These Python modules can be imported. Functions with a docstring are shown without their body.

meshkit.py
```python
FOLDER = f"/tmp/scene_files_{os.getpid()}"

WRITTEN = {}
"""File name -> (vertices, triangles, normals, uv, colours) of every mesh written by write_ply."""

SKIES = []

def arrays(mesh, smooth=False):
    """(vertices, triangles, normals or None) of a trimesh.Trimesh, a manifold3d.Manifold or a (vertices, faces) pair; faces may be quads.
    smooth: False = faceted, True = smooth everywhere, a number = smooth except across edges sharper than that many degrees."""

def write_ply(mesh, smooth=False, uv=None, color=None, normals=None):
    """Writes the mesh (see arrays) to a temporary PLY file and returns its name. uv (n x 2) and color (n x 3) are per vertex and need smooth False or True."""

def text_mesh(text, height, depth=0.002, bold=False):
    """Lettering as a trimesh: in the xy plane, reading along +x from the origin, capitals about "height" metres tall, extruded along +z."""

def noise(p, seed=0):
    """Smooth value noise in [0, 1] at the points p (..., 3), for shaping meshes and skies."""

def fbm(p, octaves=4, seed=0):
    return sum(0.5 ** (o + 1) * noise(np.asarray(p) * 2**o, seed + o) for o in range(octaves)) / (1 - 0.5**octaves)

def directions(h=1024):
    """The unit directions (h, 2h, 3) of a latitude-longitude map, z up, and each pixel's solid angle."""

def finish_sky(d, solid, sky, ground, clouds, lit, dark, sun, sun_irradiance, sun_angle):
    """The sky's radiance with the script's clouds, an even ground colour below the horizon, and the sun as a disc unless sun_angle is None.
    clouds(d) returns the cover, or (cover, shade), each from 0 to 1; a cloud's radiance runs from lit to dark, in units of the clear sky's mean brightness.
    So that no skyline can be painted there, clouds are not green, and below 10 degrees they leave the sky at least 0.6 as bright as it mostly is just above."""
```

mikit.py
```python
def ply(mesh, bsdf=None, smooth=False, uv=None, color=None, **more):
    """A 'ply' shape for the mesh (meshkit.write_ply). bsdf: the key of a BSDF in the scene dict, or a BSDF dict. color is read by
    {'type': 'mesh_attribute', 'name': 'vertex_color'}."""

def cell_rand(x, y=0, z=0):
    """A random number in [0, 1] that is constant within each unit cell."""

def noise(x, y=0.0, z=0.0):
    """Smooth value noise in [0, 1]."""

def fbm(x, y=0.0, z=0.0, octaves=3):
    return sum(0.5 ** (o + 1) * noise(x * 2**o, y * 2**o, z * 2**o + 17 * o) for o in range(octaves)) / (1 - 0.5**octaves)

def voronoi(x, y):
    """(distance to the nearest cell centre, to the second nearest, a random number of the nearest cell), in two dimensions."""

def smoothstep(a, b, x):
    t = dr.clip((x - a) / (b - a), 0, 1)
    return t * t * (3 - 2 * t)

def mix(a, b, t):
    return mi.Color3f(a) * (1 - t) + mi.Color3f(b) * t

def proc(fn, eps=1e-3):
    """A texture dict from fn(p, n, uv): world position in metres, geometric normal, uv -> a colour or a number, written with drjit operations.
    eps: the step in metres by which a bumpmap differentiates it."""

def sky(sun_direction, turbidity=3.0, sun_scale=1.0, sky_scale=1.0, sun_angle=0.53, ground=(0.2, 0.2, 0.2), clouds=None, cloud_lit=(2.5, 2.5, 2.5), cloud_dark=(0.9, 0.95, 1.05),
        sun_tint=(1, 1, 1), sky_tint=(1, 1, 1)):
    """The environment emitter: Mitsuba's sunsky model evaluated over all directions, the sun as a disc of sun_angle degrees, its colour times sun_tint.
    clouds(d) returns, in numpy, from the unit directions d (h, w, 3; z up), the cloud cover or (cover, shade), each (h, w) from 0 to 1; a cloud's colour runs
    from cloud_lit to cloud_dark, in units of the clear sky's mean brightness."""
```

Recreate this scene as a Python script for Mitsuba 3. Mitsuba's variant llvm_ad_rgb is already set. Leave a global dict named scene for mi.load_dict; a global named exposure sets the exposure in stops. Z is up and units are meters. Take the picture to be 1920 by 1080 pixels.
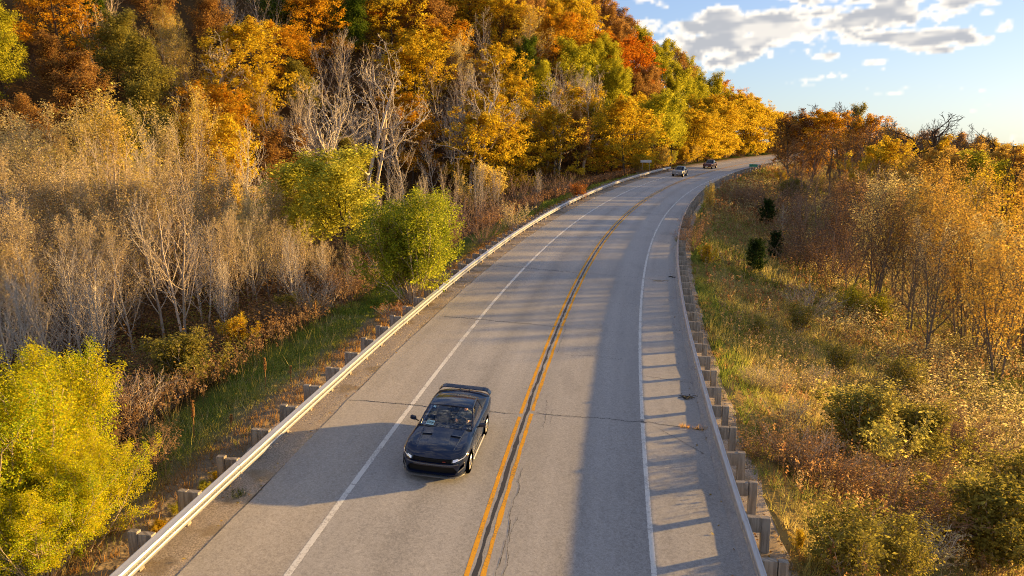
import math, random
import numpy as np, trimesh, drjit as dr, mitsuba as mi
import mikit, meshkit
from mikit import ply, proc, noise, fbm, smoothstep, mix
import manifold3d as m3

scene, labels = {}, {}
T = mi.ScalarTransform4f

# ---------------------------------------------------------------- camera, sky, exposure
CAM_Z, PITCH, FOCAL = 9.9667, 0.17663, 1428.64          # focal length in pixels of a 1920 wide frame
exposure = 3.26
scene['camera'] = {
    'type': 'perspective', 'fov_axis': 'x', 'fov': 2 * math.degrees(math.atan(960 / FOCAL)),
    'near_clip': 0.5, 'far_clip': 60000.0,
    'to_world': T().look_at(origin=[0, 0, CAM_Z], target=[0, math.cos(PITCH) * 10, CAM_Z - math.sin(PITCH) * 10], up=[0, 0, 1])}

SUN_AZ, SUN_EL = math.radians(67.0), math.radians(7.0)
SUN = [math.sin(SUN_AZ) * math.cos(SUN_EL), math.cos(SUN_AZ) * math.cos(SUN_EL), math.sin(SUN_EL)]

def cloud_field(d):
    """Low bands of fair weather cloud: drawn-out noise in (bearing, height), thicker higher up."""
    az = np.degrees(np.arctan2(d[..., 0], d[..., 1]))
    el = np.degrees(np.arcsin(np.clip(d[..., 2], -1, 1)))
    P = np.stack([az * 0.16, el * 0.62, az * 0 + 3.3], -1)
    n = meshkit.fbm(P, 5, seed=4)
    fine = meshkit.fbm(np.stack([az * 0.55, el * 1.5, az * 0 + 9.1], -1), 5, seed=8)
    tiny = meshkit.fbm(np.stack([az * 2.1, el * 4.5, az * 0 + 2.7], -1), 4, seed=15)
    bank = np.zeros_like(az)
    # bearing, height, half width, half height, weight of each drawn-out bank
    for a, e, w, h, k in CLOUDS:
        bank = np.maximum(bank, k * np.clip(1.3 - np.sqrt(((az - a) / w) ** 2 + ((el - e) / h) ** 2), 0, 1))
    far = (np.abs(az - 22) > 24) | (el > 13)
    wide = np.clip((n - 0.47) * 4.0, 0, 1) * smooth01((el - 2.5) / 4) * np.where(far, smooth01((np.abs(az - 22) - 24) / 10 + (el - 13) / 6), 0)
    body = bank * 0.98 + (fine - 0.5) * 1.55 + (tiny - 0.5) * 0.85
    cover = np.maximum(smooth01((body - 0.34) / 0.22), wide)
    # the undersides away from the sun are grey, the rims are lit
    under = meshkit.fbm(np.stack([az * 0.30, (el - 0.5) * 0.95, az * 0 + 5.5], -1), 4, seed=21)
    shade = smooth01((body - 0.50) / 0.34) * (.45 + .55 * smooth01((under - 0.36) / 0.18))
    return cover, shade

def smooth01(x):
    x = np.clip(x, 0, 1)
    return x * x * (3 - 2 * x)

CLOUDS = [(16.5, 8.2, 7.6, 1.9, 1.0), (24.2, 8.6, 6.4, 1.25, 1.0), (14.6, 6.6, 5.0, 1.05, .85), (28.5, 10.7, 10.5, 1.9, 1.15), (35.0, 10.2, 8.0, 1.5, 1.1), (21.0, 10.6, 5.2, 1.1, .85),
          (27.0, 7.2, 4.0, 0.9, 1.0), (9.5, 10.6, 2.0, .55, .8), (21.6, 6.4, 1.2, .28, .8), (25.0, 5.85, 1.0, .28, .8), (28.4, 6.3, 1.0, .3, .75), (16.2, 6.2, 1.5, .35, .75), (31.8, 7.4, .9, .5, .7)]
scene['sky'] = mikit.sky(SUN, turbidity=1.9, sun_scale=2.3, sky_scale=.92, sun_angle=0.7, ground=(0.16, 0.13, 0.07), sun_tint=(.84, .97, 1.28), sky_tint=(.78, .90, 1.42),
                         clouds=cloud_field, cloud_lit=(3.7, 3.4, 2.95), cloud_dark=(1.55, 1.60, 1.72))

# ---------------------------------------------------------------- naming
counts = {}
def key_for(name, parent=None):
    base = f'{parent}__{name}' if parent else name
    n = counts.get(base, -1) + 1
    counts[base] = n
    return base if n == 0 else f'{base}_{n:03d}'

def put(name, shape, parent=None, label=None, cat=None, group=None, kind=None):
    k = key_for(name, parent)
    scene[k] = shape
    tell(k, label, cat, group, kind)
    return k

def tell(k, label=None, cat=None, group=None, kind=None):
    d = {a: b for a, b in (('label', label), ('category', cat), ('group', group), ('kind', kind)) if b}
    if d:
        labels[k] = d

# ---------------------------------------------------------------- the road's line: a spiral into a 450 m right-hand curve, climbing, banked
X0, HD, K0, KC, SP1, SP2 = -2.6826, .10575, .00121, .00222, -7.54, 62.14
GRADE, VCURVE, BANK = .03776, -.13513, .06865
S = np.arange(-90, 460.01, .5)
_k = K0 + (KC - K0) * np.clip((S - SP1) / (SP2 - SP1), 0, 1)
_i0 = int(np.argmin(np.abs(S)))
def _cum(a):
    c = np.concatenate([[0], np.cumsum((a[1:] + a[:-1]) / 2 * .5)])
    return c - c[_i0]
TH = HD + _cum(_k)
CX, CY = X0 + _cum(np.sin(TH)), _cum(np.cos(TH))
CZ = GRADE * S + VCURVE * (S / 100) ** 2

def rp(s, o, z=0.0):
    """World points at station s, offset o to the right, z above the road surface."""
    s, o, z = np.broadcast_arrays(np.asarray(s, float), np.asarray(o, float), np.asarray(z, float))
    t = np.interp(s, S, TH)
    return np.stack([np.interp(s, S, CX) + o * np.cos(t), np.interp(s, S, CY) - o * np.sin(t), np.interp(s, S, CZ) - o * BANK + z], -1)

def so(x, y):
    """Station and offset of ground points."""
    x, y = np.asarray(x, float).ravel(), np.asarray(y, float).ravel()
    s, o = np.empty_like(x), np.empty_like(x)
    cs, cx, cy, ct = S[::4], CX[::4], CY[::4], TH[::4]
    for a in range(0, len(x), 20000):
        b = slice(a, a + 20000)
        i = ((cx[None] - x[b, None]) ** 2 + (cy[None] - y[b, None]) ** 2).argmin(1)
        dx, dy = x[b] - cx[i], y[b] - cy[i]
        s[b] = cs[i] + dx * np.sin(ct[i]) + dy * np.cos(ct[i])
        o[b] = dx * np.cos(ct[i]) - dy * np.sin(ct[i])
    return s, o

# ---------------------------------------------------------------- the lie of the land
FOOT_S = [-90, 0, 40, 80, 105, 125, 150, 175, 200, 240, 300, 460]
FOOT_O = [95, 78, 66, 52, 42, 32, 20, 13.5, 11.5, 11, 11, 11]
def ground_z(x, y):
    shape = np.shape(x)
    x, y = np.asarray(x, float).ravel(), np.asarray(y, float).ravel()
    s, o = so(x, y)
    sc = np.clip(s, -90, 460)
    zr = np.interp(sc, S, CZ)
    P = np.stack([x * .09, y * .09, x * 0], -1)
    rough = meshkit.fbm(P, 4, seed=3) - .5
    # left: bank, valley floor, then the hill
    a = np.maximum(-o - 8.2, 0)
    a = np.where(a < 3.4, a * .22, a - 2.652)                # a shelf of verge behind the rail, then the drop
    dv = np.interp(sc, [-90, 40, 70, 100, 125, 150, 180, 460], [4.2, 4.1, 3.9, 3.4, 2.5, 1.3, .5, .5])
    foot = np.interp(sc, FOOT_S, FOOT_O)
    up = np.maximum(-o - foot, 0)
    up = np.where(up < 10, up * up / 20, up - 5) * .74
    hill = 82 * np.tanh(up / 82) * (1 + .28 * smooth01((s - 125) / 60)) * (1 - .96 * smooth01((s - 226) / 95))
    zl = zr + 8.2 * BANK - dv * np.tanh(a * .34 / dv) + hill + rough * np.minimum(a * .12, 1.7)
    # right: steeper bank, valley floor, then the land falls away to a wide river plain
    b = np.maximum(o - 7.6, 0)
    dw = np.interp(sc, [-90, 60, 95, 125, 150, 180, 460], [6.3, 6.2, 5.6, 4.2, 2.6, 1.2, 1.0])
    zrr = zr - 7.6 * BANK - dw * np.tanh(b * .47 / dw) + rough * np.minimum(b * .10, 1.0) - 52 * smooth01((o - 120) / 700) - np.interp(sc, [150, 300, 460], [0, 7, 16]) * smooth01((o - 12) / 40)
    mid = zr - o * BANK - .30
    z = np.where(o < 0, zl, zrr)
    e = np.where(o < 0, smooth01((-o - 6.6) / 1.5), smooth01((o - 6.3) / 1.4))
    z = mid * (1 - e) + z * e
    far = smooth01((np.hypot(x, y) - 390) / 500)
    z = z * (1 - far) - 48 * far
    return z.reshape(shape)

def axis(a, b, step, lo, hi, grow=1.13):
    v = list(np.arange(a, b + .01, step))
    d = step
    while v[-1] < hi:
        d *= grow; v.append(v[-1] + d)
    d = step
    while v[0] > lo:
        d *= grow; v.insert(0, v[0] - d)
    return np.array(v)

gx, gy = axis(-60, 75, .8, -900, 24000), axis(4, 150, .8, -260, 24000)
GX, GY = np.meshgrid(gx, gy)
GZ = ground_z(GX, GY)
nx, ny = len(gx), len(gy)
_i, _j = np.meshgrid(np.arange(ny - 1), np.arange(nx - 1), indexing='ij')
_q = np.stack([_i * nx + _j, _i * nx + _j + 1, (_i + 1) * nx + _j + 1, (_i + 1) * nx + _j], -1).reshape(-1, 4)
gverts = np.stack([GX, GY, GZ], -1).reshape(-1, 3)

# soil colour per vertex: green verge, straw-coloured bank, leaf litter under the woods
_s, _o = so(gverts[:, 0], gverts[:, 1])
def soil(x, y, s, o):
    n1 = meshkit.fbm(np.stack([x * .35, y * .35, x * 0], -1), 4, seed=11)[:, None]
    n2 = meshkit.fbm(np.stack([x * .11, y * .11, x * 0 + 4], -1), 3, seed=12)[:, None]
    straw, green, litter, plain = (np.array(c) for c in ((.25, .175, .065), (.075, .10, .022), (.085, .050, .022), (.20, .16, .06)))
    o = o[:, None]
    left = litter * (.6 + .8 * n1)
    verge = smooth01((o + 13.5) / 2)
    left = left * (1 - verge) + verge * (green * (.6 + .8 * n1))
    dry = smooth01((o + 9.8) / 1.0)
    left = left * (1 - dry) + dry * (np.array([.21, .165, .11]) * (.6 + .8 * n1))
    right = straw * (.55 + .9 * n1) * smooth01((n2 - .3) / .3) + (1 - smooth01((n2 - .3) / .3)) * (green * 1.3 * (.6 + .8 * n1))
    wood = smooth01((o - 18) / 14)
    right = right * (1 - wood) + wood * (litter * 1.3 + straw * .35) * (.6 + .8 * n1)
    off = smooth01((o - 250) / 500)
    right = right * (1 - off) + off * plain
    return np.where(o < 0, left, right)
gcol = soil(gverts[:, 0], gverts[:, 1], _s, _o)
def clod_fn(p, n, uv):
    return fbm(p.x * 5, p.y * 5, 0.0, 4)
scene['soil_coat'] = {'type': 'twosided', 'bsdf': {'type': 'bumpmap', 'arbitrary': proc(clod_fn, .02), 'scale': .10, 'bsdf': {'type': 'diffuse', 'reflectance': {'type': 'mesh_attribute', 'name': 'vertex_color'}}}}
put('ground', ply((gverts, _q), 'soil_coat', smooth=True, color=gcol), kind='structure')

# ---------------------------------------------------------------- road surface and markings
def ribbon(ss, o0, o1, z0, z1=None):
    ss = np.asarray(ss, float)
    A, B = rp(ss, o0, z0), rp(ss, o1, z0 if z1 is None else z1)
    n = len(ss)
    v = np.vstack([A, B]); i = np.arange(n - 1)
    f = np.stack([i, n + i, n + i + 1, i + 1], -1)
    return v, f

def asphalt_fn(p, n, uv):
    o = uv.x
    g = fbm(p.x * 20, p.y * 20, 0.0, 3)
    streak = fbm(o * 2.6, uv.y * .05, 6.0, 4)
    g2 = noise(p.x * 60, p.y * 60, 5.0)
    big = fbm(p.x * .22, p.y * .22, 3.0, 3)
    lane = dr.abs(dr.abs(o) - 2.0)                       # wheel paths polished lighter, oil strip between them darker
    path = smoothstep(0.35, 0.75, lane) * (1 - smoothstep(1.1, 1.6, lane))
    drip = (1 - smoothstep(0.0, 0.45, lane))
    shoulder = smoothstep(4.0, 4.2, dr.abs(o))
    v = 0.245 + 0.13 * (g - .5) + 0.09 * (g2 - .5) + 0.05 * (big - .5) + 0.014 * path - 0.030 * drip + 0.006 * shoulder + 0.06 * (streak - .5)
    tar = smoothstep(.66, .72, fbm(p.x * .9, p.y * .35, 8.0, 3)) * .02
    v = v - tar
    left = smoothstep(-3.9, -4.3, o)
    c = mi.Color3f(v * 1.03, v * .99, v * .95)
    return mix(c, mi.Color3f(v * 1.16, v * 1.02, v * .84), left * .5)
scene['asphalt'] = {'type': 'twosided', 'bsdf': {'type': 'principled', 'base_color': proc(asphalt_fn), 'roughness': .82, 'specular': .35}}
ss = np.arange(-60, 440.1, 1.0)
cols = np.array([-6.25, -5.2, -4, -2, 0, 2, 4, 5.4, 6.14])
rv, rf, ruv = [], [], []
wob = lambda s, k: (meshkit.fbm(np.stack([s * .8, s * 0 + k, s * 0], -1), 3, seed=31) - .5) * .10
for j, o in enumerate(cols):
    oo = o + (wob(ss, j) if j in (0, 8) else 0)
    rv.append(rp(ss, oo)); ruv.append(np.stack([np.full(len(ss), o), ss], -1))
n = len(ss)
for o_edge, j in ((-6.33, 0), (6.22, 8)):                  # the broken edge of the slab drops to the gravel
    rv.append(rp(ss, o_edge + wob(ss, j), -.14)); ruv.append(np.stack([np.full(len(ss), o_edge), ss], -1))
i = np.arange(n - 1)
for j in range(len(cols) - 1):
    rf.append(np.stack([j * n + i, (j + 1) * n + i, (j + 1) * n + i + 1, j * n + i + 1], -1))
rf.append(np.stack([9 * n + i, i, i + 1, 9 * n + i + 1], -1))
rf.append(np.stack([8 * n + i, 10 * n + i, 10 * n + i + 1, 8 * n + i + 1], -1))
put('road', ply((np.vstack(rv), np.vstack(rf)), 'asphalt', uv=np.vstack(ruv)), kind='structure')

def gravel_fn(p, n, uv):
    a = fbm(p.x * 42, p.y * 42, p.z * 9, 2)
    b = fbm(p.x * 1.3, p.y * 1.3, 2.0, 3)
    c = mix((.22, .185, .15), (.42, .355, .285), smoothstep(.25, .75, a))
    return mix(c, (.19, .14, .075), smoothstep(.52, .70, b) * .55)
scene['gravel'] = {'type': 'twosided', 'bsdf': {'type': 'diffuse', 'reflectance': proc(gravel_fn)}}
def shoulder_strip(o_in, o_out, drop_out, side):
    s2 = np.arange(-40, 300.1, .6)
    rows = np.linspace(o_in, o_out, 9)
    V = []
    for k, o in enumerate(rows):
        t = k / 8
        bump = (meshkit.fbm(np.stack([s2 * 1.6, s2 * 0 + o * 2.2, s2 * 0], -1), 3, seed=41) - .5) * .035
        z = -.012 - .06 * t + bump * min(1, t * 4) - (drop_out * smooth01((t - .72) / .28))
        V.append(rp(s2, o, z))
    n2 = len(s2); i2 = np.arange(n2 - 1)
    Fc = [np.stack([j * n2 + i2, (j + 1) * n2 + i2, (j + 1) * n2 + i2 + 1, j * n2 + i2 + 1], -1) for j in range(8)]
    put('gravel_shoulder', ply((np.vstack(V), np.vstack(Fc)), 'gravel', smooth=True), kind='structure')
shoulder_strip(-6.26, -8.6, .16, -1)
shoulder_strip(6.12, 7.75, .14, 1)
_cs = np.arange(-40, 196.1, .7)
_prof = [(6.10, -.03), (6.14, .03), (6.24, .085), (6.34, .135), (6.39, .15), (6.42, .14), (6.45, -.06)]
_cv = np.vstack([rp(_cs, o + (meshkit.fbm(np.stack([_cs * 1.1, _cs * 0 + o, _cs * 0], -1), 3, seed=35) - .5) * .05, z + (meshkit.fbm(np.stack([_cs * .9, _cs * 0 + 3, _cs * 0], -1), 3, seed=36) - .5) * .04 * (z > 0)) for o, z in _prof])
_n = len(_cs); _ci = np.arange(_n - 1)
put('curb', ply((_cv, np.vstack([np.stack([j * _n + _ci, (j + 1) * _n + _ci, (j + 1) * _n + _ci + 1, j * _n + _ci + 1], -1) for j in range(len(_prof) - 1)])), 'asphalt', smooth=40), 'road')

def paint_fn(base, dark, wearscale):
    def fn(p, n, uv):
        w = fbm(p.x * 30, p.y * 30, 1.0, 3)
        w2 = fbm(p.x * 2.1, p.y * 2.1, 4.0, 3)
        return mix(base, dark, smoothstep(.50, .72, w * .6 + w2 * .4) * wearscale)
    return fn
scene['white_paint'] = {'type': 'twosided', 'bsdf': {'type': 'diffuse', 'reflectance': proc(paint_fn((.60, .59, .56), (.29, .27, .25), .75))}}
scene['yellow_paint'] = {'type': 'twosided', 'bsdf': {'type': 'diffuse', 'reflectance': proc(paint_fn((.62, .31, .035), (.27, .18, .075), .9))}}
scene['tar'] = {'type': 'twosided', 'bsdf': {'type': 'principled', 'base_color': {'type': 'rgb', 'value': [.028, .026, .025]}, 'roughness': .6}}

def wander(s, seed, freq, amp):
    return (meshkit.fbm(np.stack([s * freq, s * 0 + seed * 7.3, s * 0], -1), 3, seed=seed) - .5) * 2 * amp

def line(name, o, w, mat, ragged=0.004, gaps=(), s0=-40, s1=330, z=.004, seed=1):
    edges = [s0]
    for g0, g1 in gaps: edges += [g0, g1]
    edges.append(s1)
    V, Fc, at = [], [], 0
    for a, b in zip(edges[::2], edges[1::2]):
        st = np.unique(np.concatenate([np.arange(a, min(b, 70), .12 if ragged > .01 else .4), np.arange(max(a, min(b, 70)), b, 1.0), [b]]))
        v, f = ribbon(st, o - w / 2 + wander(st, seed, 2.2, ragged), o + w / 2 + wander(st, seed + 1, 2.2, ragged), z)
        V.append(v); Fc.append(f + at); at += len(v)
    return put(name, ply((np.vstack(V), np.vstack(Fc)), mat), 'road')
GAPS = [(10.9, 10.94), (19.2, 19.25), (25.2, 25.28), (27.1, 27.15), (33.1, 33.15), (37.1, 37.18), (40.0, 40.06), (46.2, 46.26), (51.4, 51.5)]
line('edge_line', -4.0, .15, 'white_paint', .007, gaps=GAPS, seed=2)
line('edge_line', 4.03, .13, 'white_paint', .007, gaps=[(26.0, 26.35), (48, 48.1)], seed=4)
line('centre_line', -.185, .115, 'yellow_paint', .006, gaps=[(25.3, 25.6), (37.3, 37.45)], seed=6)
line('centre_line', .185, .115, 'yellow_paint', .034, gaps=[(25.7, 26.0), (37.3, 37.5)], seed=8)
st = np.arange(-20, 240, .12)
put('joint_sealant', ply(ribbon(st, -.05 + wander(st, 12, 1.7, .05), .045 + wander(st, 13, 1.9, .055), .003), 'tar'), 'road')

def crack(o0, s0, o1, s1, w=.035, jit=.10, seed=1, n=80):
    t = np.linspace(0, 1, n)
    o = o0 + (o1 - o0) * t
    s = s0 + (s1 - s0) * t + wander(t * 14 + seed, seed, 1.0, jit)
    ww = np.maximum(.006, w * (.65 + wander(t * 40 + seed, seed + 1, 1.0, .6))) * np.minimum(1, np.minimum(t, 1 - t) * 10 + .15)
    A, B = rp(s - ww / 2, o, .0085), rp(s + ww / 2, o, .0085)
    i = np.arange(n - 1)
    put('crack', ply((np.vstack([A, B]), np.stack([i, i + 1, n + i + 1, n + i], -1)), 'tar'), 'road')
crack(-6.3, 25.0, -.3, 25.55, .055, .12, 3); crack(.2, 25.75, 4.3, 26.15, .04, .12, 5); crack(3.9, 26.15, 6.4, 26.0, .05, .10, 7)
crack(4.4, 25.9, 6.0, 23.9, .045, .06, 9, 40)
crack(-6.1, 37.1, -.1, 37.4, .06, .08, 11); crack(.4, 37.5, 3.6, 37.5, .015, .15, 13)
crack(-6.0, 51.2, -.2, 51.4, .07, .10, 15); crack(.3, 51.5, 6.2, 51.7, .04, .14, 17)
crack(-3.9, 68, 0, 68.3, .06, .1, 19); crack(.2, 68.2, 6, 68.8, .05, .1, 21); crack(-4, 88, 5, 89, .07, .1, 23); crack(.3, 43.6, 3.8, 43.9, .02, .1, 25)
crack(.3, 33, 3.5, 33.2, .02, .2, 27); crack(4.2, 31.2, 6.3, 30.9, .03, .1, 28)
def long_crack(s0, s1, o0, seed, w=.025):
    st = np.arange(s0, s1, .07)
    o = o0 + wander(st, seed, .9, .14) + wander(st, seed + 5, 3.5, .05)
    ww = np.maximum(.005, w * (.6 + wander(st, seed + 9, 4, .8)))
    put('crack', ply(ribbon(st, o - ww / 2, o + ww / 2, .0085), 'tar'), 'road')
long_crack(13.0, 21.5, .44, 51); long_crack(15.5, 18.6, .62, 53, .014); long_crack(24.5, 27.2, .62, 55, .018); long_crack(25.0, 26.4, .9, 57, .012); long_crack(33, 38, .35, 59, .02)
# ---------------------------------------------------------------- guardrails
def wood_fn(p, n, uv):
    g = fbm(p.x * 30 + p.y * 30, p.z * 2.2, 1.0, 3)
    b = fbm(p.x * 1.1, p.y * 1.1, p.z * .6, 3)
    return mix(mix((.17, .14, .105), (.36, .31, .245), smoothstep(.3, .7, g)), (.27, .25, .23), b * .7)
scene['weathered_wood'] = {'type': 'diffuse', 'reflectance': proc(wood_fn)}
def zinc_fn(p, n, uv):
    a = fbm(p.x * 5, p.y * 5, p.z * 9, 3)
    b = fbm(p.x * .8, p.y * .8, p.z * 2, 3)
    return mix((.37, .38, .39), (.48, .49, .49), a * .6 + b * .4)
scene['galvanised'] = {'type': 'twosided', 'bsdf': {'type': 'principled', 'base_color': proc(zinc_fn), 'metallic': .78, 'roughness': .36}}
scene['bolt_steel'] = {'type': 'principled', 'base_color': {'type': 'rgb', 'value': [.10, .095, .09]}, 'metallic': .5, 'roughness': .5}

def chamfered(sx, sy, sz, c=.008):
    """A box with its upright and top edges taken off, base at z = 0."""
    w, d = sx / 2, sy / 2
    ring = lambda q, z: [[w - q, -d, z], [w, -d + q, z], [w, d - q, z], [w - q, d, z], [-w + q, d, z], [-w, d - q, z], [-w, -d + q, z], [-w + q, -d, z]]
    top = [[x * (1 - c / w), y * (1 - c / d), sz] for x, y, _ in ring(c, 0)]
    v = np.array(ring(c, 0) + ring(c, sz - c) + top)
    f = []
    for a in (0, 8):
        for k in range(8):
            f.append([a + k, a + (k + 1) % 8, a + 8 + (k + 1) % 8]); f.append([a + k, a + 8 + (k + 1) % 8, a + 8 + k])
    f += [[16, 16 + k, 17 + k] for k in range(1, 7)]
    f += [[0, k + 1, k] for k in range(1, 7)]
    return trimesh.Trimesh(v, np.array(f), process=False)

W_PROFILE = [(.000, .000), (.016, .008), (.030, .026), (.078, .052), (.090, .080), (.090, .122), (.080, .142), (.034, .160), (.028, .172), (.034, .184), (.080, .202), (.090, .222), (.090, .262), (.078, .292), (.030, .318), (.016, .336), (.000, .344)]
def w_panel(sa, sb, o_back, side, ztop):
    """A W-beam length: side is -1 where the road lies to the right of the rail."""
    st = np.linspace(sa, sb, max(4, int((sb - sa) / .9)))
    prof = np.array(W_PROFILE)
    front = np.stack([rp(st, o_back - side * d, ztop - .385 + h) for d, h in prof])
    back = np.stack([rp(st, o_back - side * (d - .004), ztop - .385 + h) for d, h in prof])
    n, k = len(st), len(prof)
    V = np.concatenate([front.reshape(-1, 3), back.reshape(-1, 3)])
    i, j = np.meshgrid(np.arange(k - 1), np.arange(n - 1), indexing='ij')
    q = np.stack([i * n + j, i * n + j + 1, (i + 1) * n + j + 1, (i + 1) * n + j], -1).reshape(-1, 4)
    q2 = q[:, ::-1] + k * n
    cap = []
    for c in (0, n - 1):
        for a in range(k - 1):
            cap.append([a * n + c, (a + 1) * n + c, k * n + (a + 1) * n + c, k * n + a * n + c])
    rim = []
    for a in (0, k - 1):
        for c in range(n - 1):
            rim.append([a * n + c, a * n + c + 1, k * n + a * n + c + 1, k * n + a * n + c])
    return V, np.vstack([q, q2, cap, rim])

post_len = {-1: 1.25, 1: 1.5}
W_PROFILE = [(d * 1.45, h * 1.12) for d, h in W_PROFILE]
POST = {sd: [ply(chamfered(.22 + .006 * v, .17 - .004 * v, post_len[sd] + .012 * v, .007 + .003 * v), 'weathered_wood') for v in range(3)] for sd in (-1, 1)}
BLOCK = [ply(chamfered(.33, .17, .38 + .008 * v, .008), 'weathered_wood') for v in range(3)]
_b = trimesh.creation.cylinder(.03, .022, sections=8)
BOLT = ply(_b, 'bolt_steel')
rng_rail = random.Random(5)

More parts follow.
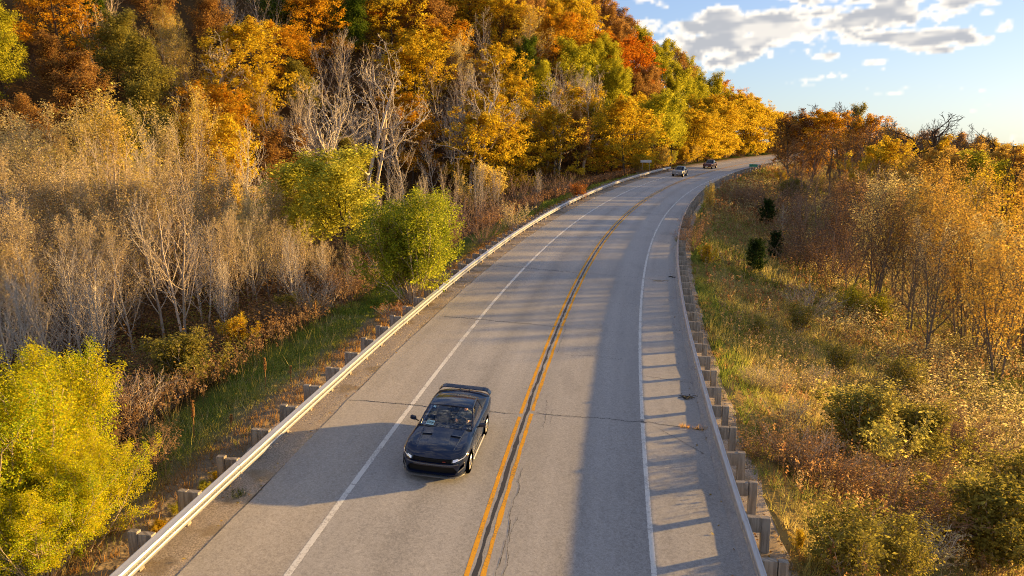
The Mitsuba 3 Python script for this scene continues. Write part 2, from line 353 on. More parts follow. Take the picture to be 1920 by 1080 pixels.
def guardrail(label, side, o_outer, s_first, s_begin, s_end, bolts_to):
    root = key_for('guardrail')
    tell(root, label, 'guardrail')
    ztop = .815
    o_post, o_block, o_back = o_outer - side * .11, o_outer - side * .393, o_outer - side * .562
    k_ref = np.cumsum(np.linalg.norm(np.diff(rp(S, o_outer), axis=0), axis=1)); arc = np.concatenate([[0], k_ref])
    a0 = np.interp(s_first, S, arc)
    a_lo, a_hi = np.interp(s_begin, S, arc), np.interp(s_end, S, arc)
    stations = np.interp(np.arange(a0 + 1.905 * math.ceil((a_lo - a0) / 1.905), a_hi, 1.905), arc, S)
    lo, hi = stations[0] - .3, stations[-1] + .3
    for a in range(0, len(stations) - 1, 4):                     # one panel per four posts, lapped past the splice post
        b = min(a + 4, len(stations) - 1)
        sa, sb = (lo if a == 0 else stations[a] - .16), (hi if b == len(stations) - 1 else stations[b] + .16)
        put('rail_panel', ply(w_panel(sa, sb, o_back - side * (.010 if (a // 4) % 2 else 0), side, ztop), 'galvanised', smooth=25), root)
    # rounded terminal that closes each end
    for st, sg in ((lo, -1), (hi, 1)):
        ang = np.linspace(0, math.pi * .9, 9)
        ring = [rp(st + sg * .22 * math.sin(t), o_back + side * (.02 + .16 * (1 - math.cos(t))), 0) for t in ang]
        V = np.vstack([np.array(ring) + [0, 0, ztop - .385], np.array(ring) + [0, 0, ztop]])
        m = len(ang)
        put('end_terminal', ply((V, np.array([[i, i + 1, m + i + 1, m + i] for i in range(m - 1)])), 'galvanised', smooth=True), root)
    for st in stations:
        p = rp(st, o_post, 0); t = float(np.interp(st, S, TH)); v = rng_rail.randrange(3)
        top = ztop + .035 + rng_rail.uniform(-.012, .012)
        lean = rng_rail.uniform(-1.1, 1.1); yaw = -math.degrees(t) + rng_rail.uniform(-2, 2)
        pm = T().translate([float(p[0]), float(p[1]), float(p[2]) + top - post_len[side]]).rotate([0, 0, 1], yaw).rotate([0, 1, 0], lean)
        pk = put('post', {**POST[side][v], 'to_world': pm}, root)
        q = rp(st, o_block, 0)
        bm = T().translate([float(q[0]), float(q[1]), float(q[2]) + ztop - .355 + rng_rail.uniform(-.008, .008)]).rotate([0, 0, 1], yaw + rng_rail.uniform(-1.5, 1.5))
        put('blockout', {**BLOCK[rng_rail.randrange(3)], 'to_world': bm}, pk)
        if st < bolts_to:
            c = rp(st, o_back - side * .048, ztop - .193)
            put('bolt', {**BOLT, 'to_world': T().translate([float(c[0]), float(c[1]), float(c[2])]).rotate([0, 0, 1], yaw).rotate([0, 1, 0], 90)}, pk)
    return root
guardrail('galvanised guardrail on wooden posts, sunlit, on the left shoulder below the wooded hill', -1, -7.33, 14.4865, 9, 161.5, 60)
guardrail('galvanised guardrail on wooden posts, shaded, along the right shoulder above the grass bank', 1, 6.925, 16.63, 9, 215, 0)
# ---------------------------------------------------------------- growing trees
scene['leaf'] = {'type': 'principledthin', 'base_color': {'type': 'mesh_attribute', 'name': 'vertex_color'}, 'roughness': .55, 'diff_trans': 1.15, 'spec_trans': 0.0, 'eta': 1.3}
scene['bark'] = {'type': 'diffuse', 'reflectance': {'type': 'mesh_attribute', 'name': 'vertex_color'}}

def unit(v):
    return v / (math.sqrt(v[0] * v[0] + v[1] * v[1] + v[2] * v[2]) + 1e-12)

class Grower:
    """Grows limbs by levels; keeps the limbs (polylines with radii) and the places where leaves sit."""
    def __init__(g, seed):
        g.r = np.random.RandomState(seed); g.lines, g.tips = [], []

    def limb(g, p, d, length, rad, level, spec):
        L = spec['levels'][level]
        n = L.get('segs', 4)
        pts, dirs = [p], [d]
        step = length / n
        for i in range(n):
            d = unit(d + g.r.normal(0, L.get('bend', .15), 3) + np.array([0, 0, L.get('up', .05)]))
            p = p + d * step
            pts.append(p); dirs.append(d)
        taper = L.get('taper', .25)
        radii = rad * np.linspace(1, taper, n + 1)
        g.lines.append((np.array(pts), radii, level))
        pts = np.array(pts)
        if level + 1 < len(spec['levels']):
            C = spec['levels'][level + 1]
            m = C['n'] if isinstance(C['n'], int) else g.r.randint(C['n'][0], C['n'][1] + 1)
            t0 = C.get('from', .3)
            az = g.r.uniform(0, 6.28)
            for c in range(m):
                t = t0 + (1 - t0) * (c + g.r.uniform(.1, .9)) / m
                x = min(t * n, n - 1e-6); k = int(x); q = pts[k] + (pts[k + 1] - pts[k]) * (x - k)
                dd = dirs[k + 1]
                az += 2.4 + g.r.normal(0, .35)
                side = np.cross(dd, [0.31, .17, .93] if abs(dd[2]) < .9 else [1.0, .2, 0]); side = unit(side)
                up2 = np.cross(dd, side)
                a = math.radians(C['angle'] * (1.25 - .5 * t) + g.r.normal(0, C.get('spread', 8)))
                nd = unit(dd * math.cos(a) + (side * math.cos(az) + up2 * math.sin(az)) * math.sin(a))
                shape = C.get('shape', lambda t: 1 - .5 * t)(t)
                g.limb(q, nd, length * C['ratio'] * shape * g.r.uniform(.75, 1.2), max(radii[k] * C.get('thick', .55), spec.get('min_r', .008)), level + 1, spec)
        if level >= spec.get('leaf_level', len(spec['levels']) - 1):
            g.tips.append(pts)

def tubes(lines, color, rough=.25, seed=0, sides=(7, 5, 3, 3, 3)):
    V, Fc, C, at = [], [], [], 0
    r = np.random.RandomState(seed)
    for pts, rad, lv in lines:
        k = sides[min(lv, len(sides) - 1)]
        t = np.gradient(pts, axis=0); t /= np.linalg.norm(t, axis=1, keepdims=True) + 1e-9
        ref = np.array([.3, .2, .93]) if abs(t[0, 2]) < .85 else np.array([1., .1, 0])
        a = np.cross(t, ref); a /= np.linalg.norm(a, axis=1, keepdims=True) + 1e-9
        b = np.cross(t, a)
        ang = np.arange(k) * 2 * np.pi / k
        ring = pts[:, None] + rad[:, None, None] * (np.cos(ang)[None, :, None] * a[:, None] + np.sin(ang)[None, :, None] * b[:, None])
        n = len(pts)
        i, j = np.meshgrid(np.arange(n - 1), np.arange(k), indexing='ij')
        q = np.stack([i * k + j, i * k + (j + 1) % k, (i + 1) * k + (j + 1) % k, (i + 1) * k + j], -1).reshape(-1, 4)
        V.append(ring.reshape(-1, 3)); Fc.append(q + at); at += n * k
        C.append(np.tile(np.array(color) * (1 + r.uniform(-rough, rough)), (n * k, 1)))
    return np.vstack(V), np.vstack(Fc), np.clip(np.vstack(C), 0, 1)

def leaves_on(tips, per, size, spread, r, palette, clump=.45, droop=0.0, along=.25, flat=0.0):
    """Folded leaf blades scattered about the twigs. palette: [(colour, share)]; neighbouring leaves share a hue, as on a real crown."""
    pts = []
    for tip in tips:
        m = r.poisson(per)
        if m == 0: continue
        t = along + (1 - along) * r.uniform(0, 1, m)
        x = np.minimum(t * (len(tip) - 1), len(tip) - 1.001); k = x.astype(int)
        pts.append(tip[k] + (tip[k + 1] - tip[k]) * (x - k)[:, None])
    P = np.vstack(pts)
    off = r.normal(0, spread, P.shape); off[:, 2] *= (1 - flat); off[:, 2] -= droop * spread
    P = P + off
    n = len(P)
    c0 = P.mean(0)
    nrm = r.normal(0, 1, (n, 3)); nrm[:, 2] = np.abs(nrm[:, 2]) + .5
    out = P - c0; out /= np.linalg.norm(out, axis=1, keepdims=True) + 1e-6
    nrm += out * .5; nrm /= np.linalg.norm(nrm, axis=1, keepdims=True)
    a = np.cross(nrm, r.normal(0, 1, (n, 3))); a /= np.linalg.norm(a, axis=1, keepdims=True) + 1e-9
    b = np.cross(nrm, a)
    sz = size * r.lognormal(0, .28, n)[:, None]
    base, tip, lt, rt = P - a * sz * .5, P + a * sz * .55, P + b * sz * .36 + nrm * sz * .12, P - b * sz * .36 + nrm * sz * .12
    V = np.stack([base, lt, tip, rt], 1).reshape(-1, 3)
    i = np.arange(n)[:, None] * 4
    Fc = np.vstack([i + [0, 2, 1], i + [0, 3, 2]])
    cols = np.array([c for c, _ in palette]); sh = np.cumsum([w for _, w in palette]); sh = sh / sh[-1]
    f = meshkit.fbm(P * clump + r.uniform(0, 50), 3, seed=r.randint(1000))
    f = np.clip((f - .5) * 2.2 + .5, 0, 1)
    u = np.clip(.62 * f + .38 * r.uniform(0, 1, n), 0, .9999)
    col = cols[np.searchsorted(sh, u)] * r.lognormal(0, .20, (n, 1))
    return V, Fc, np.repeat(np.clip(col, 0.004, .85), 4, 0)

PAL = {
    'gold': [((.56, .40, .03), 4), ((.62, .46, .035), 3), ((.46, .26, .02), 2), ((.30, .29, .03), 1)],
    'orange': [((.54, .28, .02), 4), ((.58, .34, .025), 3), ((.45, .18, .015), 2)],
    'red_orange': [((.48, .14, .014), 4), ((.52, .21, .018), 3), ((.34, .10, .012), 2)],
    'rust': [((.32, .17, .055), 4), ((.40, .24, .07), 3), ((.24, .12, .045), 3)],
    'yellow_green': [((.38, .37, .03), 4), ((.46, .42, .035), 3), ((.22, .25, .025), 3)],
    'green': [((.085, .14, .018), 4), ((.14, .19, .02), 2), ((.06, .095, .015), 3)],
    'lime': [((.29, .34, .03), 5), ((.40, .41, .04), 3), ((.19, .25, .025), 3)],
    'lemon': [((.50, .49, .02), 5), ((.58, .50, .018), 3), ((.40, .45, .022), 4), ((.25, .32, .02), 2)],
    'straw': [((.54, .45, .22), 4), ((.62, .52, .23), 3), ((.42, .34, .16), 3), ((.44, .42, .10), 2)],
    'straw_gold': [((.56, .43, .10), 4), ((.64, .49, .12), 3), ((.42, .31, .07), 3)],
    'olive': [((.24, .22, .05), 4), ((.32, .28, .06), 3), ((.17, .16, .035), 3)],
    'amber': [((.50, .31, .07), 4), ((.56, .38, .075), 3), ((.40, .25, .08), 3)],
    'khaki': [((.36, .32, .08), 4), ((.44, .39, .11), 3), ((.26, .25, .06), 3)],
    'tan': [((.48, .37, .20), 4), ((.56, .45, .24), 3), ((.38, .29, .13), 3), ((.40, .36, .10), 2)],
    'pale_lime': [((.44, .44, .06), 4), ((.54, .50, .075), 3), ((.32, .35, .045), 2)],
    'cedar': [((.034, .066, .018), 4), ((.052, .085, .022), 3), ((.08, .10, .025), 1)],
    'brown': [((.25, .155, .075), 4), ((.32, .20, .10), 3), ((.18, .10, .055), 3)],
    'litter': [((.14, .085, .04), 4), ((.19, .115, .055), 3), ((.10, .06, .03), 3)],
    'sumac': [((.44, .13, .025), 4), ((.48, .22, .035), 3), ((.28, .10, .025), 3)],
}
BARK = {'grey': (.17, .14, .11), 'pale': (.53, .46, .37), 'dark': (.085, .066, .05), 'tan': (.48, .39, .29), 'red': (.30, .205, .145)}

SPEC = {
    # broad maple: many level sprays
    'maple': dict(H=13.0, r=.20, min_r=.012, levels=[dict(segs=7, bend=.05, up=.12, taper=.2), dict(n=20, angle=66, spread=10, ratio=.42, segs=5, bend=.12, up=.10, shape=lambda t: .35 + 1.05 * math.sin(math.pi * min(1, .12 + t * .86)), thick=.42, **{'from': .16}),
        dict(n=7, angle=48, ratio=.46, segs=3, bend=.16, up=.02, **{'from': .22}), dict(n=4, angle=45, ratio=.55, segs=2, bend=.2, up=.02, **{'from': .2})]),
    # taller open-grown crown with uneven tops
    'ash': dict(H=14.0, r=.19, min_r=.012, levels=[dict(segs=7, bend=.07, up=.16, taper=.22), dict(n=13, angle=42, spread=11, ratio=.52, segs=5, bend=.13, up=.16, shape=lambda t: 1.15 - .62 * t, thick=.5, **{'from': .24}),
        dict(n=7, angle=40, ratio=.42, segs=3, bend=.17, up=.10, **{'from': .25}), dict(n=4, angle=42, ratio=.55, segs=2, bend=.2, up=.06, **{'from': .2})]),
    # thinly leaved, many rising stems
    'willow': dict(H=12.5, r=.15, min_r=.009, levels=[dict(segs=6, bend=.07, up=.2, taper=.25), dict(n=11, angle=32, spread=9, ratio=.62, segs=5, bend=.11, up=.18, shape=lambda t: 1.1 - .5 * t, thick=.5, **{'from': .12}),
        dict(n=8, angle=36, ratio=.42, segs=3, bend=.15, up=.12, **{'from': .2}), dict(n=5, angle=38, ratio=.52, segs=2, bend=.18, up=.08, **{'from': .15})]),
    # leafless, fine rising twigs
    'bare': dict(H=11.5, r=.13, min_r=.010, levels=[dict(segs=7, bend=.06, up=.18, taper=.2), dict(n=15, angle=40, spread=9, ratio=.46, segs=5, bend=.10, up=.20, shape=lambda t: 1.1 - .6 * t, thick=.45, **{'from': .22}),
        dict(n=9, angle=36, ratio=.42, segs=3, bend=.12, up=.14, **{'from': .2}), dict(n=5, angle=34, ratio=.5, segs=2, bend=.14, up=.1, **{'from': .15})]),
    # leafless, big crooked limbs
    'snag': dict(H=15.0, r=.36, min_r=.028, levels=[dict(segs=6, bend=.12, up=.12, taper=.45), dict(n=6, angle=44, spread=10, ratio=.66, segs=7, bend=.24, up=.14, shape=lambda t: 1.05 - .35 * t, thick=.62, **{'from': .35}),
        dict(n=7, angle=48, ratio=.42, segs=5, bend=.26, up=.06, thick=.5, **{'from': .25}), dict(n=5, angle=46, ratio=.46, segs=4, bend=.26, up=.04, thick=.5, **{'from': .2}), dict(n=3, angle=42, ratio=.5, segs=2, bend=.24, up=.02, **{'from': .3})]),
    # bush of many stems from the ground
    'bush': dict(H=4.2, r=.035, min_r=.006, stems=16, fan=42, levels=[dict(segs=5, bend=.10, up=.12, taper=.3), dict(n=8, angle=36, ratio=.42, segs=3, bend=.14, up=.14, thick=.6, **{'from': .18}), dict(n=5, angle=36, ratio=.5, segs=2, bend=.16, up=.1, **{'from': .2})]),
    'twigs': dict(H=2.6, r=.020, min_r=.006, stems=15, fan=40, levels=[dict(segs=4, bend=.10, up=.12, taper=.3), dict(n=7, angle=30, ratio=.46, segs=3, bend=.14, up=.14, thick=.6, **{'from': .2}), dict(n=4, angle=32, ratio=.45, segs=2, bend=.16, up=.1, **{'from': .2})]),
    'cedar': dict(H=4.6, r=.09, min_r=.008, levels=[dict(segs=6, bend=.02, up=.1, taper=.15), dict(n=56, angle=58, spread=7, ratio=.33, segs=3, bend=.06, up=.16, shape=lambda t: .45 + .75 * math.sin(math.pi * min(1, .18 + .70 * t)), thick=.3, **{'from': .10}),
        dict(n=7, angle=42, ratio=.42, segs=2, bend=.12, up=.1, **{'from': .15})]),
}
def multi(kind, stems=None, fan=None, scale_r=1.0):
    s = dict(SPEC[kind]); s['stems'] = stems or s.get('stems', 1); s['fan'] = fan if fan is not None else s.get('fan', 0); s['r'] *= scale_r
    return s

def grow(spec, seed):
    g = Grower(seed)
    stems = spec.get('stems', 1)
    for i in range(stems):
        a = 2 * math.pi * i / stems + g.r.uniform(-.4, .4)
        tilt = math.radians(spec.get('fan', 0)) * (g.r.uniform(.15, 1) if stems > 3 else g.r.uniform(.5, 1))
        d = np.array([math.cos(a) * math.sin(tilt), math.sin(a) * math.sin(tilt), math.cos(tilt)])
        base = np.array([math.cos(a), math.sin(a), 0]) * (.10 * spec['H'] * .25 if stems > 1 else 0) * g.r.uniform(.3, 1) - np.array([0, 0, .35])
        g.limb(base, unit(d + g.r.normal(0, .03, 3)), spec['H'] * g.r.uniform(.82, 1.0) if stems > 1 else spec['H'] * .88, spec['r'], 0, spec)
    return g

PROTO = {}
def proto(name, spec, seed, palettes, bark, per=20, size=.26, spread=.34, **kw):
    """Shape groups 'name_palette', each with a wood part and, unless bare, a crown part."""
    g = grow(spec, seed)
    top = max(l[0][:, 2].max() for l in g.lines)
    wv, wf, wc = tubes(g.lines, BARK[bark], seed=seed)
    many = spec.get('stems', 1) > 3
    for pal in palettes:
        group = {'type': 'shapegroup', 'stems' if many else 'trunk': ply((wv, wf), 'bark', smooth=True, color=wc)}
        if pal:
            r = np.random.RandomState(seed + 77)
            lv, lf, lc = leaves_on(g.tips, per, size, spread, r, PAL[pal], **kw)
            group['foliage' if many else 'crown'] = ply((lv, lf), 'leaf', color=lc)
            top = max(top, np.percentile(lv[:, 2], 99.8))
        k = f'{name}_{pal or "bare"}'
        scene[k] = group
        PROTO[k] = top
    return top

def plant(proto_key, name, x, y, height, yaw, label, cat='tree', group=None, tilt=0.0, sink=0.0, wide=1.0, z=None):
    s = height / PROTO[proto_key]
    zz = float(ground_z(np.array([x]), np.array([y]))[0]) - sink if z is None else z
    m = T().translate([float(x), float(y), zz]).rotate([0, 0, 1], float(yaw)).rotate([1, 0, 0], float(tilt)).scale([s * wide, s * wide, s])
    return put(name, {'type': 'instance', 'to_world': m, 'shapegroup': {'type': 'ref', 'id': proto_key}}, label=label, cat=cat, group=group)
# ---------------------------------------------------------------- the kinds of tree and bush
for v, sd in (('a', 3), ('b', 17), ('c', 29)):
    proto(f'maple_{v}', SPEC['maple'], sd, {'a': ['gold', 'orange', 'red_orange'], 'b': ['gold', 'orange', 'amber'], 'c': ['gold', 'orange']}[v], 'dark', per=27, size=.225, spread=.27, flat=.45, droop=.15)
for v, sd in (('a', 5), ('b', 23)):
    proto(f'ash_{v}', SPEC['ash'], sd, ['gold', 'rust', 'yellow_green', 'green', 'olive'] if v == 'a' else ['gold', 'rust', 'yellow_green', 'amber', 'orange', 'pale_lime'], 'dark', per=35, size=.22, spread=.36)
for v, sd in (('a', 7), ('b', 31), ('c', 43)):
    proto(f'willow_{v}', multi('willow', 2, 10), sd, ['straw', 'straw_gold', 'tan'] if v != 'c' else ['straw', 'tan'], 'tan', per={'a': 9, 'b': 12, 'c': 13}[v], size=.135, spread=.20)
proto('sparse_a', multi('willow', 3, 12, .8), 61, ['amber', 'straw', 'brown', 'gold'], 'grey', per=5.2, size=.17, spread=.20)
proto('sparse_b', multi('willow', 1, 3), 67, ['amber', 'rust', 'brown'], 'grey', per=5.6, size=.17, spread=.20)
for v, sd in (('a', 9), ('b', 37), ('c', 41)):
    proto(f'bare_{v}', multi('bare', {'a': 1, 'b': 2, 'c': 3}[v], {'a': 2, 'b': 8, 'c': 13}[v]), sd, [None], 'pale' if v != 'b' else 'tan')
_sky = multi('bare', 2, 9, 1.2); _sky['min_r'] = .026
proto('crown_a', _sky, 91, [None], 'grey'); proto('crown_b', dict(multi('bare', 1, 2, 1.3), min_r=.026), 93, [None, 'rust', 'brown'], 'grey', per=5, size=.22, spread=.25)
proto('brown_a', multi('bare', 2, 10), 47, [None], 'red')
proto('snag_a', SPEC['snag'], 11, [None], 'dark'); proto('snag_b', SPEC['snag'], 53, [None], 'dark'); proto('pale_snag', multi('snag', 2, 9, .7), 59, [None], 'pale')
proto('tangle_a', multi('bare', 4, 20, .8), 87, ['tan'], 'tan', per=3.2, size=.10, spread=.10); proto('tangle_b', multi('bare', 2, 12, .9), 89, ['tan'], 'grey', per=2.2, size=.10, spread=.10)
proto('twigs_a', SPEC['twigs'], 13, [None, 'brown', 'straw', 'sumac'], 'tan', per=3, size=.06, spread=.06)
proto('twigs_b', SPEC['twigs'], 14, [None, 'brown', 'straw'], 'red', per=5, size=.055, spread=.07)
proto('bush_a', SPEC['bush'], 15, ['lime', 'olive', 'yellow_green', 'gold', 'brown', 'straw_gold', 'khaki'], 'tan', per=15, size=.13, spread=.13)
proto('bush_b', SPEC['bush'], 19, ['olive', 'yellow_green', 'sumac', 'straw_gold'], 'tan', per=10, size=.12, spread=.14)
_near = dict(SPEC['bush']); _near.update(H=5.0, stems=34, fan=44)
proto('near_bush', _near, 71, ['lemon'], 'tan', per=58, size=.058, spread=.10)
_lime = dict(SPEC['bush']); _lime.update(H=6.2, stems=30, fan=38, r=.04)
proto('tall_bush', _lime, 73, ['lime'], 'tan', per=42, size=.105, spread=.15)
proto('cedar_a', SPEC['cedar'], 79, ['cedar'], 'dark', per=34, size=.10, spread=.075, along=.05)
